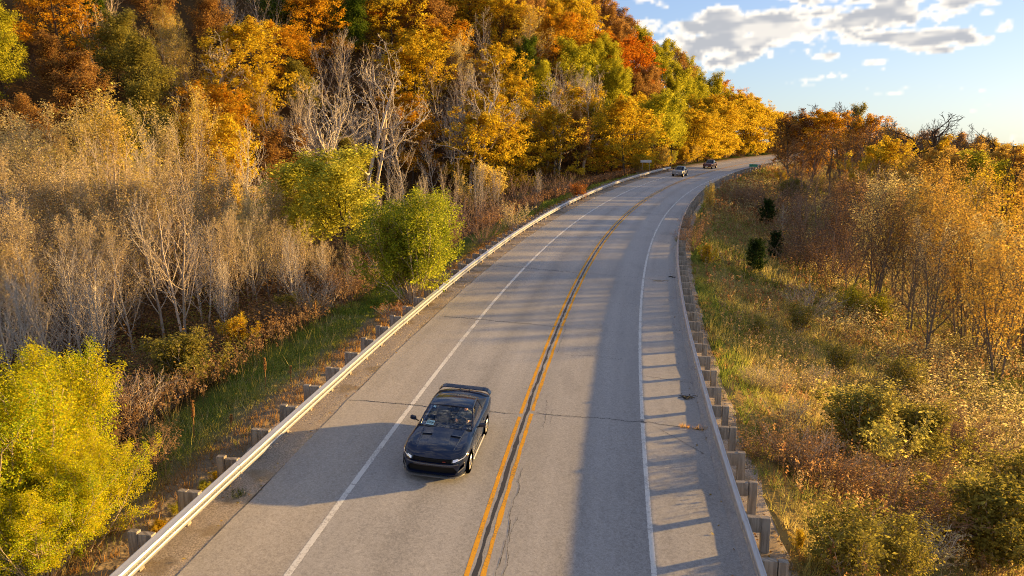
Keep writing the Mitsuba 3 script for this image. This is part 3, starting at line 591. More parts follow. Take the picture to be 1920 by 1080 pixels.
# ---------------------------------------------------------------- where each tree stands: east, north, height, turn, ...
HILL = [
    (-47.2,76.9,14.1,321,'ash_rust',1.02,1), (-51.6,83.6,14.0,282,'ash_rust',0.93,0), (-43.6,84.4,15.4,332,'ash_olive',1.10,1), (-55.4,88.3,11.3,117,'ash_rust',1.01,1), (-48.6,90.1,13.8,224,'willow_straw_gold',1.16,1),
    (-61.6,90.8,14.4,348,'ash_yellow_green',0.94,2), (-36.6,92.8,11.4,308,'ash_rust',1.17,0), (-52.4,95.8,14.5,89,'ash_rust',1.17,1), (-43.8,96.5,12.2,60,'ash_olive',0.98,2), (-31.6,97.2,12.7,250,'ash_rust',1.16,0),
    (-63.1,97.7,14.7,156,'ash_yellow_green',0.93,2), (-46.9,100.3,14.3,185,'ash_olive',1.04,0), (-38.2,101.4,15.2,273,'maple_orange',0.95,1), (-56.6,101.6,11.0,350,'ash_rust',1.16,1), (-59.4,103.0,11.2,139,'ash_rust',0.96,0),
    (-29.0,103.7,13.0,94,'ash_rust',1.19,2), (-50.4,108.7,14.6,150,'ash_olive',1.00,1), (-33.0,110.0,13.2,94,'bare',1.13,1), (-41.7,110.1,13.1,79,'maple_orange',0.95,1), (-55.7,110.8,14.0,244,'ash_olive',1.21,1),
    (-23.4,113.4,11.4,76,'ash_olive',1.04,2), (-65.1,113.8,12.8,245,'maple_orange',1.23,0), (-68.0,114.4,13.2,356,'ash_rust',1.23,2), (-48.1,115.1,13.4,44,'willow_straw_gold',1.02,2), (-16.4,115.8,16.0,199,'bare',1.15,0),
    (-60.8,115.8,15.0,346,'bare',1.10,1), (-34.6,116.8,15.6,173,'bare',1.21,1), (-29.8,117.3,12.4,337,'bare',1.21,2), (-50.7,117.6,14.3,342,'willow_straw_gold',0.94,0), (-40.7,118.4,12.5,226,'maple_gold',1.17,0),
    (-32.6,121.5,13.0,216,'bare',1.01,2), (-64.5,121.9,12.6,285,'ash_green',1.09,1), (-42.9,123.7,16.0,234,'maple_gold',1.17,2), (-12.6,124.2,11.6,228,'bare',1.02,0), (-20.3,125.1,14.3,42,'bare',1.02,0),
    (-55.5,126.2,11.3,282,'willow_straw_gold',1.10,1), (-24.7,126.8,12.3,244,'bare',1.22,2), (-57.6,128.2,14.8,37,'ash_rust',1.20,0), (-4.0,129.2,15.3,155,'maple_gold',1.19,0), (-34.8,129.3,11.4,115,'ash_olive',1.08,0),
    (-17.1,131.5,13.3,273,'maple_orange',1.00,0), (-50.7,133.7,12.7,219,'ash_rust',1.15,0), (-37.8,135.9,12.7,151,'maple_orange',1.22,1), (-0.9,136.1,14.5,19,'maple_gold',1.11,2), (-31.1,136.3,14.9,130,'bare',1.16,1),
    (-19.2,137.2,11.5,53,'maple_orange',1.06,1), (-49.7,138.2,14.2,158,'bare',1.09,2), (-10.6,138.4,15.1,127,'bare',1.24,2), (-30.5,140.0,14.2,335,'bare',1.24,0), (-24.8,141.6,13.6,66,'bare',1.23,1),
    (-43.8,141.6,14.7,202,'bare',1.00,1), (-3.5,142.1,16.5,306,'maple_gold',0.98,0), (-11.5,143.4,17.8,340,'bare',1.06,1), (8.8,143.8,15.0,38,'maple_gold',1.01,2), (-24.5,145.4,12.6,352,'bare',1.20,0),
    (-37.1,145.8,15.4,352,'maple_orange',1.06,0), (-42.9,145.9,14.9,216,'ash_green',1.03,0), (-8.1,146.0,17.5,197,'bare',0.93,0), (0.7,146.5,14.7,192,'maple_gold',1.23,2), (12.5,147.9,13.6,247,'ash_rust',0.95,2),
    (-17.6,148.0,14.2,189,'maple_gold',1.22,1), (-30.9,151.0,14.9,277,'ash_green',1.07,0), (22.0,151.1,15.7,111,'maple_gold',1.09,2), (-36.4,151.8,13.7,5,'maple_orange',0.92,0), (-49.0,152.1,13.7,104,'ash_green',1.03,0),
    (-18.3,152.5,14.8,260,'maple_gold',1.16,0), (6.6,153.5,16.5,324,'bare',1.11,1), (-10.6,155.2,17.5,159,'willow_straw',0.94,1), (-0.0,155.9,13.7,57,'maple_gold',1.08,1), (24.6,157.5,13.5,50,'maple_gold',1.09,0),
    (-41.1,159.0,14.7,80,'maple_orange',1.16,1), (11.6,159.0,13.8,87,'maple_gold',1.01,2), (-24.5,159.4,16.6,335,'maple_gold',1.15,0), (-33.0,159.5,15.9,1,'ash_green',1.05,1), (-5.6,159.9,14.4,65,'bare',0.97,1),
    (17.7,160.5,15.3,311,'ash_yellow_green',1.21,0), (-13.3,160.5,14.1,96,'maple_orange',1.17,0), (-2.9,161.6,14.4,325,'maple_gold',1.25,2), (13.9,163.0,16.2,213,'maple_gold',1.00,0), (-18.7,163.4,14.3,278,'ash_rust',1.21,0),
    (21.2,164.5,13.3,185,'maple_gold',1.13,1), (-25.2,165.0,17.5,254,'maple_red_orange',1.06,1), (6.4,165.2,14.8,73,'ash_yellow_green',1.09,1), (30.0,166.2,16.3,344,'ash_yellow_green',1.19,2), (-16.3,167.2,15.9,152,'ash_rust',1.04,0),
    (2.4,171.0,13.9,238,'ash_green',1.12,2), (11.3,171.7,13.9,208,'bare',1.04,1), (-6.0,171.9,14.6,301,'bare',1.15,0), (26.6,172.0,16.4,187,'maple_gold',1.03,2), (15.7,172.2,16.7,344,'bare',1.10,2),
    (34.3,173.6,15.4,15,'ash_yellow_green',1.14,1), (-19.1,176.0,16.7,139,'maple_red_orange',0.97,1), (20.7,176.5,15.7,215,'bare',1.15,0), (36.6,178.1,14.4,4,'ash_yellow_green',0.99,1), (-9.8,178.1,18.0,101,'maple_gold',1.15,1),
    (14.0,178.8,17.3,203,'ash_yellow_green',1.22,2), (3.0,178.9,17.4,270,'willow_straw_gold',1.22,2), (-3.3,179.3,15.6,322,'maple_gold',1.01,1), (-14.8,182.0,17.1,209,'ash_rust',1.05,2), (-8.2,183.7,18.0,243,'maple_gold',1.22,0),
    (1.9,185.1,14.8,80,'ash_rust',1.16,1), (38.0,185.6,13.2,53,'ash_yellow_green',1.14,0), (9.9,186.3,17.4,109,'maple_orange',0.93,0), (17.6,186.7,13.6,250,'ash_yellow_green',1.04,0), (23.8,187.4,14.1,226,'ash_yellow_green',1.02,0),
    (-4.8,189.7,15.6,46,'maple_gold',1.11,0), (19.1,191.2,15.6,282,'ash_yellow_green',1.12,0), (25.7,191.2,15.2,250,'ash_yellow_green',1.13,2), (2.2,192.2,15.5,250,'ash_rust',1.23,2), (11.5,192.5,15.8,296,'maple_orange',1.11,1),
    (44.3,194.1,13.2,325,'maple_gold',1.01,1), (-3.1,197.2,16.2,255,'bare',1.20,2), (23.2,197.8,17.4,259,'ash_yellow_green',1.10,2), (5.3,198.5,16.7,247,'ash_rust',1.10,1), (47.7,198.6,13.6,57,'maple_gold',1.22,2),
    (32.0,199.7,13.8,98,'ash_rust',0.98,0), (14.6,199.8,16.6,102,'bare',1.04,0), (38.2,200.3,14.3,37,'ash_yellow_green',1.10,1), (11.3,202.9,14.5,114,'maple_gold',0.98,2), (25.4,204.0,16.9,231,'maple_red_orange',1.11,0),
    (50.8,204.2,13.3,156,'maple_gold',1.20,0), (34.5,204.9,14.8,196,'ash_rust',1.19,0), (44.0,205.1,15.0,127,'ash_yellow_green',1.09,0), (2.1,205.7,14.4,350,'ash_rust',1.08,0), (19.2,206.6,17.1,122,'maple_gold',1.03,2),
    (22.4,210.0,14.0,183,'maple_orange',1.09,0), (38.2,211.7,15.0,62,'ash_rust',1.13,1), (56.7,213.0,14.8,269,'maple_gold',0.99,1), (32.2,213.6,16.6,302,'maple_red_orange',1.07,2), (14.2,214.0,16.3,277,'maple_gold',1.05,2),
    (9.6,214.0,17.7,25,'maple_gold',1.05,2), (51.2,216.0,14.3,286,'maple_gold',1.04,2), (59.0,218.7,15.6,204,'maple_gold',1.05,1), (33.7,219.1,17.4,135,'maple_red_orange',1.04,0), (18.7,220.3,14.9,226,'maple_gold',0.94,1),
    (44.6,220.9,13.9,252,'ash_yellow_green',1.02,1), (28.3,221.3,16.3,314,'ash_rust',1.00,1), (12.8,221.5,17.0,181,'bare',1.04,2), (56.9,225.3,15.9,49,'maple_gold',1.20,0), (14.7,225.4,13.9,87,'maple_gold',1.14,2),
    (20.5,225.6,16.1,341,'bare',1.15,2), (62.7,226.4,14.4,184,'maple_gold',1.23,1), (48.2,226.6,17.8,216,'ash_yellow_green',1.05,1), (39.6,227.0,15.6,244,'ash_yellow_green',1.08,1), (32.5,227.1,16.5,100,'ash_rust',1.19,2),
    (59.7,228.5,15.9,93,'maple_gold',0.99,2), (43.3,229.9,17.0,219,'ash_yellow_green',1.15,2), (68.1,230.0,16.5,280,'maple_gold',0.97,2), (52.9,231.3,14.7,42,'ash_yellow_green',1.10,0), (10.6,231.5,17.4,56,'maple_gold',1.25,1),
    (29.0,233.5,18.0,56,'ash_rust',0.95,1), (38.1,233.9,16.7,230,'ash_yellow_green',1.06,1), (57.1,236.8,14.6,154,'ash_yellow_green',0.95,2), (72.9,236.9,16.2,356,'maple_gold',1.21,1), (39.1,237.7,15.7,161,'ash_yellow_green',0.93,0),
    (31.2,238.6,15.4,4,'ash_rust',1.11,2), (16.7,239.6,15.0,329,'maple_gold',1.10,0), (48.3,239.9,16.4,342,'bare',1.23,2), (24.4,241.5,15.9,141,'ash_rust',1.04,1), (75.8,243.9,15.0,167,'maple_gold',1.15,2),
    (58.4,244.3,14.0,328,'ash_yellow_green',0.97,0), (36.4,245.5,15.8,147,'ash_rust',1.05,2), (20.6,246.4,14.6,159,'maple_gold',1.04,1), (52.7,248.1,16.4,121,'ash_rust',1.22,0), (63.8,248.9,17.6,308,'ash_yellow_green',0.99,2),
    (70.7,249.0,16.5,256,'maple_gold',1.03,2), (28.7,249.2,16.2,115,'ash_rust',1.17,1), (82.5,249.6,13.7,258,'maple_gold',1.06,2), (48.3,250.4,16.5,50,'ash_yellow_green',1.04,1), (56.7,252.6,17.1,356,'ash_yellow_green',0.96,0),
    (23.3,253.0,14.8,207,'maple_gold',1.01,2), (85.9,253.9,13.9,349,'maple_gold',0.94,1), (71.4,256.1,14.3,213,'maple_orange',0.99,0), (61.1,258.4,15.7,110,'ash_yellow_green',0.94,2), (52.2,258.9,16.8,265,'ash_yellow_green',1.05,1),
    (38.5,260.2,16.2,295,'bare',1.03,2), (89.4,261.5,11.2,279,'maple_gold',0.92,2), (28.9,263.0,16.9,358,'bare',1.22,0), (74.5,263.6,16.8,313,'bare',1.21,1), (95.2,266.7,11.3,172,'maple_gold',1.12,2),
    (73.7,270.6,17.6,75,'maple_orange',1.09,2), (84.7,276.1,16.8,326,'maple_gold',1.12,2), (-23.4,331.2,15.1,58,'ash_rust',1.20,1), (11.1,338.8,14.9,281,'ash_green',1.00,2), (3.5,341.4,13.9,116,'willow_straw_gold',0.94,1),
]
SINGLE = [
    (-42.71, 66.00, 15.32, 313, 1.1, 'willow_b_straw', 'willow_tree', 'pale straw-leaved tree in the valley left of the road', 'straw-leaved valley trees'),
    (-36.90, 60.00, 14.10, 89, 1.1, 'willow_a_straw', 'willow_tree', 'pale straw-leaved tree in the valley left of the road', 'straw-leaved valley trees'),
    (-38.89, 68.00, 15.71, 11, 1.0, 'willow_c_straw', 'willow_tree', 'pale straw-leaved tree in the valley left of the road', 'straw-leaved valley trees'),
    (-33.25, 74.00, 16.11, 23, 0.85, 'willow_b_straw', 'willow_tree', 'pale straw-leaved tree in the valley left of the road', 'straw-leaved valley trees'),
    (-32.15, 78.00, 18.15, 299, 0.8, 'willow_a_straw_gold', 'willow_tree', 'pale straw-leaved tree in the valley left of the road', 'straw-leaved valley trees'),
    (-31.98, 50.00, 12.30, 246, 1.0, 'willow_c_tan', 'willow_tree', 'tan thin tree keeping few leaves, in the valley left of the road', 'tan half-bare valley trees'),
    (-28.83, 48.00, 11.43, 22, 1.0, 'willow_c_tan', 'willow_tree', 'tan thin tree keeping few leaves, in the valley left of the road', 'tan half-bare valley trees'),
    (-29.04, 52.00, 11.53, 72, 1.05, 'willow_a_tan', 'willow_tree', 'tan thin tree keeping few leaves, in the valley left of the road', 'tan half-bare valley trees'),
    (-27.77, 54.00, 11.10, 56, 1.0, 'willow_c_tan', 'willow_tree', 'tan thin tree keeping few leaves, in the valley left of the road', 'tan half-bare valley trees'),
    (-27.12, 57.00, 11.37, 59, 0.95, 'willow_b_tan', 'willow_tree', 'tan thin tree keeping few leaves, in the valley left of the road', 'tan half-bare valley trees'),
    (-26.00, 60.00, 11.97, 251, 1.0, 'tangle_b_tan', 'bare_tree', 'tan thin tree keeping few leaves, in the valley left of the road', 'tan half-bare valley trees'),
    (-21.84, 56.00, 10.95, 62, 0.95, 'willow_c_tan', 'willow_tree', 'tan thin tree keeping few leaves, in the valley left of the road', 'tan half-bare valley trees'),
    (-18.21, 52.00, 9.16, 162, 1.0, 'willow_b_straw', 'willow_tree', 'pale straw-leaved tree in the valley left of the road', 'straw-leaved valley trees'),
    (-17.65, 56.00, 9.13, 224, 1.0, 'willow_a_tan', 'willow_tree', 'tan thin tree keeping few leaves, in the valley left of the road', 'tan half-bare valley trees'),
    (-14.50, 50.00, 6.11, 353, 1.0, 'tangle_a_tan', 'bare_tree', 'tan thin tree keeping few leaves, in the valley left of the road', 'tan half-bare valley trees'),
    (-22.88, 42.00, 8.22, 220, 1.1, 'tangle_a_tan', 'bare_tree', 'tan thin tree keeping few leaves, in the valley left of the road', 'tan half-bare valley trees'),
    (-25.07, 39.00, 8.81, 76, 1.0, 'willow_a_tan', 'willow_tree', 'tan thin tree keeping few leaves, in the valley left of the road', 'tan half-bare valley trees'),
    (-23.10, 46.00, 8.23, 117, 1.1, 'tangle_b_tan', 'bare_tree', 'tan thin tree keeping few leaves, in the valley left of the road', 'tan half-bare valley trees'),
    (-11.88, 47.00, 4.19, 262, 0.9, 'tangle_a_tan', 'bare_tree', 'tan thin tree keeping few leaves, in the valley left of the road', 'tan half-bare valley trees'),
    (-26.04, 44.00, 9.16, 302, 1.1, 'tangle_a_tan', 'bare_tree', 'tan thin tree keeping few leaves, in the valley left of the road', 'tan half-bare valley trees'),
    (-14.62, 46.00, 6.44, 25, 1.0, 'tangle_b_tan', 'bare_tree', 'tan thin tree keeping few leaves, in the valley left of the road', 'tan half-bare valley trees'),
    (-30.18, 44.00, 10.78, 195, 1.1, 'tangle_a_tan', 'bare_tree', 'tan thin tree keeping few leaves, in the valley left of the road', 'tan half-bare valley trees'),
    (-17.69, 47.00, 7.60, 51, 1.0, 'tangle_a_tan', 'bare_tree', 'tan thin tree keeping few leaves, in the valley left of the road', 'tan half-bare valley trees'),
    (-9.86, 46.00, 3.34, 63, 0.9, 'tangle_b_tan', 'bare_tree', 'tan thin tree keeping few leaves, in the valley left of the road', 'tan half-bare valley trees'),
    (-31.97, 63.00, 16.61, 133, 1.15, 'willow_a_straw_gold', 'willow_tree', 'tall gold-lit tree left of centre of the valley trees, its top well above its neighbours', None),
    (-30.68, 80.00, 15.21, 48, 0.85, 'maple_b_gold', 'maple_tree', 'round dark gold maple behind the straw-leaved trees of the left valley', None),
    (-18.11, 41.00, 9.62, 108, 0.95, 'bare_b_bare', 'bare_tree', 'pale leafless twin-trunked tree at the front of the left valley, trunks visible to the ground', None),
    (-38.99, 64.00, 13.48, 312, 0.9, 'bare_c_bare', 'bare_tree', 'leafless pale tree in the valley left of the road', 'leafless valley trees'),
    (-31.18, 58.00, 13.09, 259, 0.9, 'bare_b_bare', 'bare_tree', 'leafless pale tree in the valley left of the road', 'leafless valley trees'),
    (-31.61, 66.00, 13.73, 196, 0.9, 'bare_c_bare', 'bare_tree', 'leafless pale tree in the valley left of the road', 'leafless valley trees'),
    (-30.50, 72.00, 14.40, 239, 0.8, 'bare_b_bare', 'bare_tree', 'leafless pale tree in the valley left of the road', 'leafless valley trees'),
    (-30.15, 52.00, 11.16, 16, 0.9, 'bare_c_bare', 'bare_tree', 'leafless pale tree in the valley left of the road', 'leafless valley trees'),
    (-23.73, 60.00, 11.82, 139, 0.9, 'bare_b_bare', 'bare_tree', 'leafless pale tree in the valley left of the road', 'leafless valley trees'),
    (-20.52, 62.00, 10.54, 276, 0.8, 'bare_c_bare', 'bare_tree', 'leafless pale tree in the valley left of the road', 'leafless valley trees'),
    (-30.61, 47.00, 10.74, 355, 0.9, 'bare_c_bare', 'bare_tree', 'leafless pale tree in the valley left of the road', 'leafless valley trees'),
    (-23.45, 66.00, 13.96, 23, 0.8, 'bare_a_bare', 'bare_tree', 'leafless pale tree in the valley left of the road', 'leafless valley trees'),
    (-20.15, 43.00, 9.27, 237, 0.9, 'bare_a_bare', 'bare_tree', 'leafless pale tree in the valley left of the road', 'leafless valley trees'),
    (-21.86, 38.00, 7.67, 251, 1.0, 'bare_c_bare', 'bare_tree', 'leafless pale tree in the valley left of the road', 'leafless valley trees'),
    (-23.41, 37.00, 7.47, 200, 1.0, 'bare_a_bare', 'bare_tree', 'leafless pale tree in the valley left of the road', 'leafless valley trees'),
    (-18.53, 45.00, 7.46, 236, 0.9, 'bare_c_bare', 'bare_tree', 'leafless pale tree in the valley left of the road', 'leafless valley trees'),
    (-15.93, 47.00, 6.57, 271, 0.9, 'bare_a_bare', 'bare_tree', 'leafless pale tree in the valley left of the road', 'leafless valley trees'),
    (-12.79, 44.00, 5.30, 358, 0.9, 'bare_c_bare', 'bare_tree', 'leafless pale tree in the valley left of the road', 'leafless valley trees'),
    (-22.80, 34.00, 7.06, 57, 1.0, 'bare_c_bare', 'bare_tree', 'leafless pale tree in the valley left of the road', 'leafless valley trees'),
    (-20.51, 40.00, 6.92, 219, 0.9, 'bare_a_bare', 'bare_tree', 'leafless pale tree in the valley left of the road', 'leafless valley trees'),
    (-9.06, 42.00, 1.99, 241, 0.8, 'bare_c_bare', 'bare_tree', 'leafless pale tree in the valley left of the road', 'leafless valley trees'),
    (-10.83, 44.00, 3.81, 263, 0.8, 'bare_a_bare', 'bare_tree', 'leafless pale tree in the valley left of the road', 'leafless valley trees'),
    (-20.98, 34.00, 5.79, 223, 0.9, 'bare_b_bare', 'bare_tree', 'leafless pale tree in the valley left of the road', 'leafless valley trees'),
    (-19.87, 36.00, 5.63, 339, 0.9, 'bare_c_bare', 'bare_tree', 'leafless pale tree in the valley left of the road', 'leafless valley trees'),
    (-15.89, 41.00, 4.94, 175, 0.8, 'bare_c_bare', 'bare_tree', 'leafless pale tree in the valley left of the road', 'leafless valley trees'),
    (-15.90, 58.00, 10.64, 8, 1.45, 'ash_b_pale_lime', 'ash_tree', 'pale yellow-green tree, left one of the pair behind the bright green bush', None),
    (-12.11, 55.00, 9.92, 52, 1.5, 'ash_b_pale_lime', 'ash_tree', 'pale yellow-green tree, right one of the pair behind the bright green bush', None),
    (-5.28, 40.00, 6.13, 10, 1.02, 'tall_bush_lime', 'willow_bush', 'bright green dense bush leaning over the left guardrail', None),
    (-12.01, 18.50, 4.20, 149, 0.95, 'near_bush_lemon', 'yellow_bush', 'large bright yellow bush in the lower left corner', None),
    (-11.61, 16.00, 4.31, 22, 1.1, 'near_bush_lemon', 'yellow_bush', 'yellow bush cut by the left edge, in front of the larger one', None),
    (-12.53, 34.00, 1.96, 75, 0.95, 'bush_a_gold', 'sapling', 'small golden sapling alone at the edge of the dark left thicket', None),
    (-11.96, 40.00, 1.76, 32, 1.1, 'bush_a_olive', 'bush', 'dark olive bush in the thicket below the bright green bush', None),
    (-10.29, 39.00, 1.08, 205, 0.9, 'bush_a_olive', 'bush', 'olive bush in the thicket just left of the bright green bush', None),
    (-12.61, 24.00, 2.30, 9, 1.5, 'twigs_a_bare', 'bare_shrub', 'tan leafless shrub right behind the large yellow bush', None),
    (-13.97, 25.00, 2.29, 158, 1.4, 'twigs_a_bare', 'bare_shrub', 'tan leafless shrub above the right side of the large yellow bush', None),
    (-5.78, 36.00, 1.13, 134, 1.6, 'twigs_a_sumac', 'sumac_shrub', 'low orange-red shrub under the bright green bush', None),
    (-10.16, 19.80, 1.45, 182, 1.4, 'twigs_b_brown', 'shrub', 'brown-leaved shrub between the large yellow bush and the grass verge', None),
    (-8.08, 18.80, 0.28, 160, 1.6, 'bush_b_yellow_green', 'low_plant', 'low yellow-leaved plant behind the left guardrail, second of four from the road bend', None),
    (-8.30, 17.60, 0.29, 84, 1.6, 'bush_b_yellow_green', 'low_plant', 'low yellow-leaved plant behind the left guardrail, third of four from the road bend', None),
    (-8.34, 16.80, 0.28, 149, 1.6, 'bush_a_gold', 'low_plant', 'low yellow-leaved plant behind the left guardrail, fourth of four from the road bend', None),
    (-7.92, 19.40, 0.39, 219, 1.6, 'bush_a_gold', 'low_plant', 'low yellow-leaved plant behind the left guardrail, first of four from the road bend', None),
    (-9.67, 16.00, 2.68, 241, 0.95, 'near_bush_lemon', 'yellow_bush', 'right-hand front part of the yellow thicket in the lower left corner', None),
    (-9.89, 14.80, 2.50, 80, 1.1, 'near_bush_lemon', 'yellow_bush', 'low front part of the yellow thicket, beside the guardrail at the bottom left', None),
    (-12.91, 20.54, 1.90, 13, 1.3, 'twigs_a_bare', 'shrub', 'twiggy brown shrub at the edge of the thicket below the left verge', 'shrubs along the thicket edge'),
    (-13.29, 23.68, 2.40, 194, 1.3, 'twigs_b_brown', 'shrub', 'twiggy brown shrub at the edge of the thicket below the left verge', 'shrubs along the thicket edge'),
    (-12.54, 26.16, 1.70, 326, 1.3, 'twigs_a_brown', 'shrub', 'twiggy brown shrub at the edge of the thicket below the left verge', 'shrubs along the thicket edge'),
    (-12.76, 28.77, 2.60, 48, 1.3, 'bush_a_olive', 'shrub', 'twiggy brown shrub at the edge of the thicket below the left verge', 'shrubs along the thicket edge'),
    (-11.23, 37.34, 1.50, 245, 1.3, 'twigs_b_bare', 'shrub', 'twiggy brown shrub at the edge of the thicket below the left verge', 'shrubs along the thicket edge'),
    (-10.19, 38.73, 2.60, 245, 1.3, 'twigs_a_bare', 'shrub', 'twiggy brown shrub at the edge of the thicket below the left verge', 'shrubs along the thicket edge'),
    (-9.28, 41.69, 2.20, 252, 1.3, 'twigs_b_brown', 'shrub', 'twiggy brown shrub at the edge of the thicket below the left verge', 'shrubs along the thicket edge'),
    (-8.56, 44.68, 2.80, 330, 1.3, 'twigs_a_brown', 'shrub', 'twiggy brown shrub at the edge of the thicket below the left verge', 'shrubs along the thicket edge'),
    (-7.81, 47.66, 2.00, 119, 1.3, 'bush_a_olive', 'shrub', 'twiggy brown shrub at the edge of the thicket below the left verge', 'shrubs along the thicket edge'),
    (-7.06, 50.65, 2.60, 180, 1.3, 'twigs_b_bare', 'shrub', 'twiggy brown shrub at the edge of the thicket below the left verge', 'shrubs along the thicket edge'),
    (-6.28, 53.62, 2.20, 41, 1.3, 'twigs_a_bare', 'shrub', 'twiggy brown shrub at the edge of the thicket below the left verge', 'shrubs along the thicket edge'),
    (-5.67, 56.63, 2.90, 218, 1.3, 'twigs_b_brown', 'shrub', 'twiggy brown shrub at the edge of the thicket below the left verge', 'shrubs along the thicket edge'),
    (-10.25, 66.00, 8.47, 105, 0.7, 'bare_c_bare', 'bare_shrub', 'leafless tan shrub below the hill, beyond the left guardrail', 'leafless shrubs below the hill'),
    (-8.23, 70.00, 7.45, 168, 0.7, 'bare_c_bare', 'bare_shrub', 'leafless tan shrub below the hill, beyond the left guardrail', 'leafless shrubs below the hill'),
    (-6.19, 78.00, 7.83, 136, 0.7, 'bare_b_bare', 'bare_shrub', 'leafless tan shrub below the hill, beyond the left guardrail', 'leafless shrubs below the hill'),
    (-3.85, 86.00, 7.78, 100, 0.7, 'bare_c_bare', 'bare_shrub', 'leafless tan shrub below the hill, beyond the left guardrail', 'leafless shrubs below the hill'),
    (-1.87, 90.00, 6.40, 216, 0.7, 'bare_c_bare', 'bare_shrub', 'leafless tan shrub below the hill, beyond the left guardrail', 'leafless shrubs below the hill'),
    (-11.16, 62.00, 7.81, 285, 0.7, 'bare_c_bare', 'bare_shrub', 'leafless tan shrub below the hill, beyond the left guardrail', 'leafless shrubs below the hill'),
    (0.98, 94.00, 5.08, 280, 1.2, 'twigs_b_bare', 'bare_shrub', 'leafless tan shrub below the hill, beyond the left guardrail', 'leafless shrubs below the hill'),
    (3.46, 100.00, 4.86, 196, 0.7, 'bare_c_bare', 'bare_shrub', 'leafless tan shrub below the hill, beyond the left guardrail', 'leafless shrubs below the hill'),
    (6.48, 104.00, 3.57, 141, 1.2, 'twigs_b_bare', 'bare_shrub', 'leafless tan shrub below the hill, beyond the left guardrail', 'leafless shrubs below the hill'),
    (-4.37, 70.00, 4.77, 311, 1.3, 'twigs_b_bare', 'bare_shrub', 'leafless tan shrub below the hill, beyond the left guardrail', 'leafless shrubs below the hill'),
    (-5.65, 58.00, 4.19, 181, 1.3, 'twigs_b_bare', 'bare_shrub', 'leafless tan shrub below the hill, beyond the left guardrail', 'leafless shrubs below the hill'),
    (-2.00, 72.00, 3.35, 36, 1.3, 'twigs_b_bare', 'bare_shrub', 'leafless tan shrub below the hill, beyond the left guardrail', 'leafless shrubs below the hill'),
    (-2.31, 60.00, 2.52, 97, 1.3, 'twigs_b_bare', 'bare_shrub', 'leafless tan shrub below the hill, beyond the left guardrail', 'leafless shrubs below the hill'),
    (2.34, 84.00, 2.18, 64, 1.3, 'twigs_b_bare', 'bare_shrub', 'leafless tan shrub below the hill, beyond the left guardrail', 'leafless shrubs below the hill'),
    (0.09, 68.00, 2.88, 278, 1.3, 'twigs_a_straw', 'shrub', 'tan-leaved shrub beyond the left guardrail, where the bank meets the dark brush', None),
    (8.32, 96.00, 2.48, 182, 1.2, 'bush_b_sumac', 'sumac_shrub', 'rust-red shrub beyond the left guardrail near the far sign', None),
    (-3.49, 92.00, 7.22, 252, 0.8, 'bush_a_straw_gold', 'shrub', 'straw-gold shrub at the foot of the gold maples', None),
    (-20.31, 112.00, 24.87, 161, 1.0, 'pale_snag_bare', 'bare_tree', 'pale crooked bare tree among the coloured hill trees', 'pale crooked trees of the hill'),
    (-21.67, 100.00, 19.42, 22, 1.0, 'pale_snag_bare', 'bare_tree', 'pale crooked bare tree among the coloured hill trees', 'pale crooked trees of the hill'),
    (-6.67, 132.00, 24.24, 165, 1.0, 'pale_snag_bare', 'bare_tree', 'pale crooked bare tree among the coloured hill trees', 'pale crooked trees of the hill'),
    (8.60, 150.00, 23.10, 302, 1.0, 'pale_snag_bare', 'bare_tree', 'pale crooked bare tree among the coloured hill trees', 'pale crooked trees of the hill'),
    (14.41, 158.00, 22.05, 257, 1.0, 'pale_snag_bare', 'bare_tree', 'pale crooked bare tree among the coloured hill trees', 'pale crooked trees of the hill'),
    (-44.34, 118.00, 14.93, 159, 1.0, 'pale_snag_bare', 'bare_tree', 'pale crooked bare tree among the coloured hill trees', 'pale crooked trees of the hill'),
    (-43.28, 135.00, 11.78, 320, 1.0, 'pale_snag_bare', 'bare_tree', 'pale crooked bare tree among the coloured hill trees', 'pale crooked trees of the hill'),
    (-27.96, 112.00, 21.62, 199, 1.0, 'pale_snag_bare', 'bare_tree', 'pale crooked bare tree among the coloured hill trees', 'pale crooked trees of the hill'),
    (24.61, 151.20, 3.60, 152, 1.2, 'bush_a_gold', 'golden_bush', 'golden bush at the road edge below the hill', 'golden roadside bushes below the hill'),
    (26.31, 157.10, 4.11, 36, 1.2, 'bush_a_yellow_green', 'golden_bush', 'golden bush at the road edge below the hill', 'golden roadside bushes below the hill'),
    (28.18, 163.00, 4.60, 156, 1.2, 'bush_a_gold', 'golden_bush', 'golden bush at the road edge below the hill', 'golden roadside bushes below the hill'),
    (32.34, 167.90, 5.10, 20, 1.2, 'bush_a_straw_gold', 'golden_bush', 'golden bush at the road edge below the hill', 'golden roadside bushes below the hill'),
    (34.35, 173.70, 3.60, 298, 1.2, 'bush_a_gold', 'golden_bush', 'golden bush at the road edge below the hill', 'golden roadside bushes below the hill'),
    (36.91, 180.50, 4.11, 173, 1.2, 'bush_a_yellow_green', 'golden_bush', 'golden bush at the road edge below the hill', 'golden roadside bushes below the hill'),
    (41.74, 186.10, 4.60, 73, 1.2, 'bush_a_gold', 'golden_bush', 'golden bush at the road edge below the hill', 'golden roadside bushes below the hill'),
    (44.54, 192.80, 5.11, 190, 1.2, 'bush_a_straw_gold', 'golden_bush', 'golden bush at the road edge below the hill', 'golden roadside bushes below the hill'),
    (47.50, 199.40, 3.60, 127, 1.2, 'bush_a_gold', 'golden_bush', 'golden bush at the road edge below the hill', 'golden roadside bushes below the hill'),
    (53.04, 205.60, 4.10, 323, 1.2, 'bush_a_yellow_green', 'golden_bush', 'golden bush at the road edge below the hill', 'golden roadside bushes below the hill'),
    (56.68, 213.00, 4.60, 210, 1.2, 'bush_a_gold', 'golden_bush', 'golden bush at the road edge below the hill', 'golden roadside bushes below the hill'),
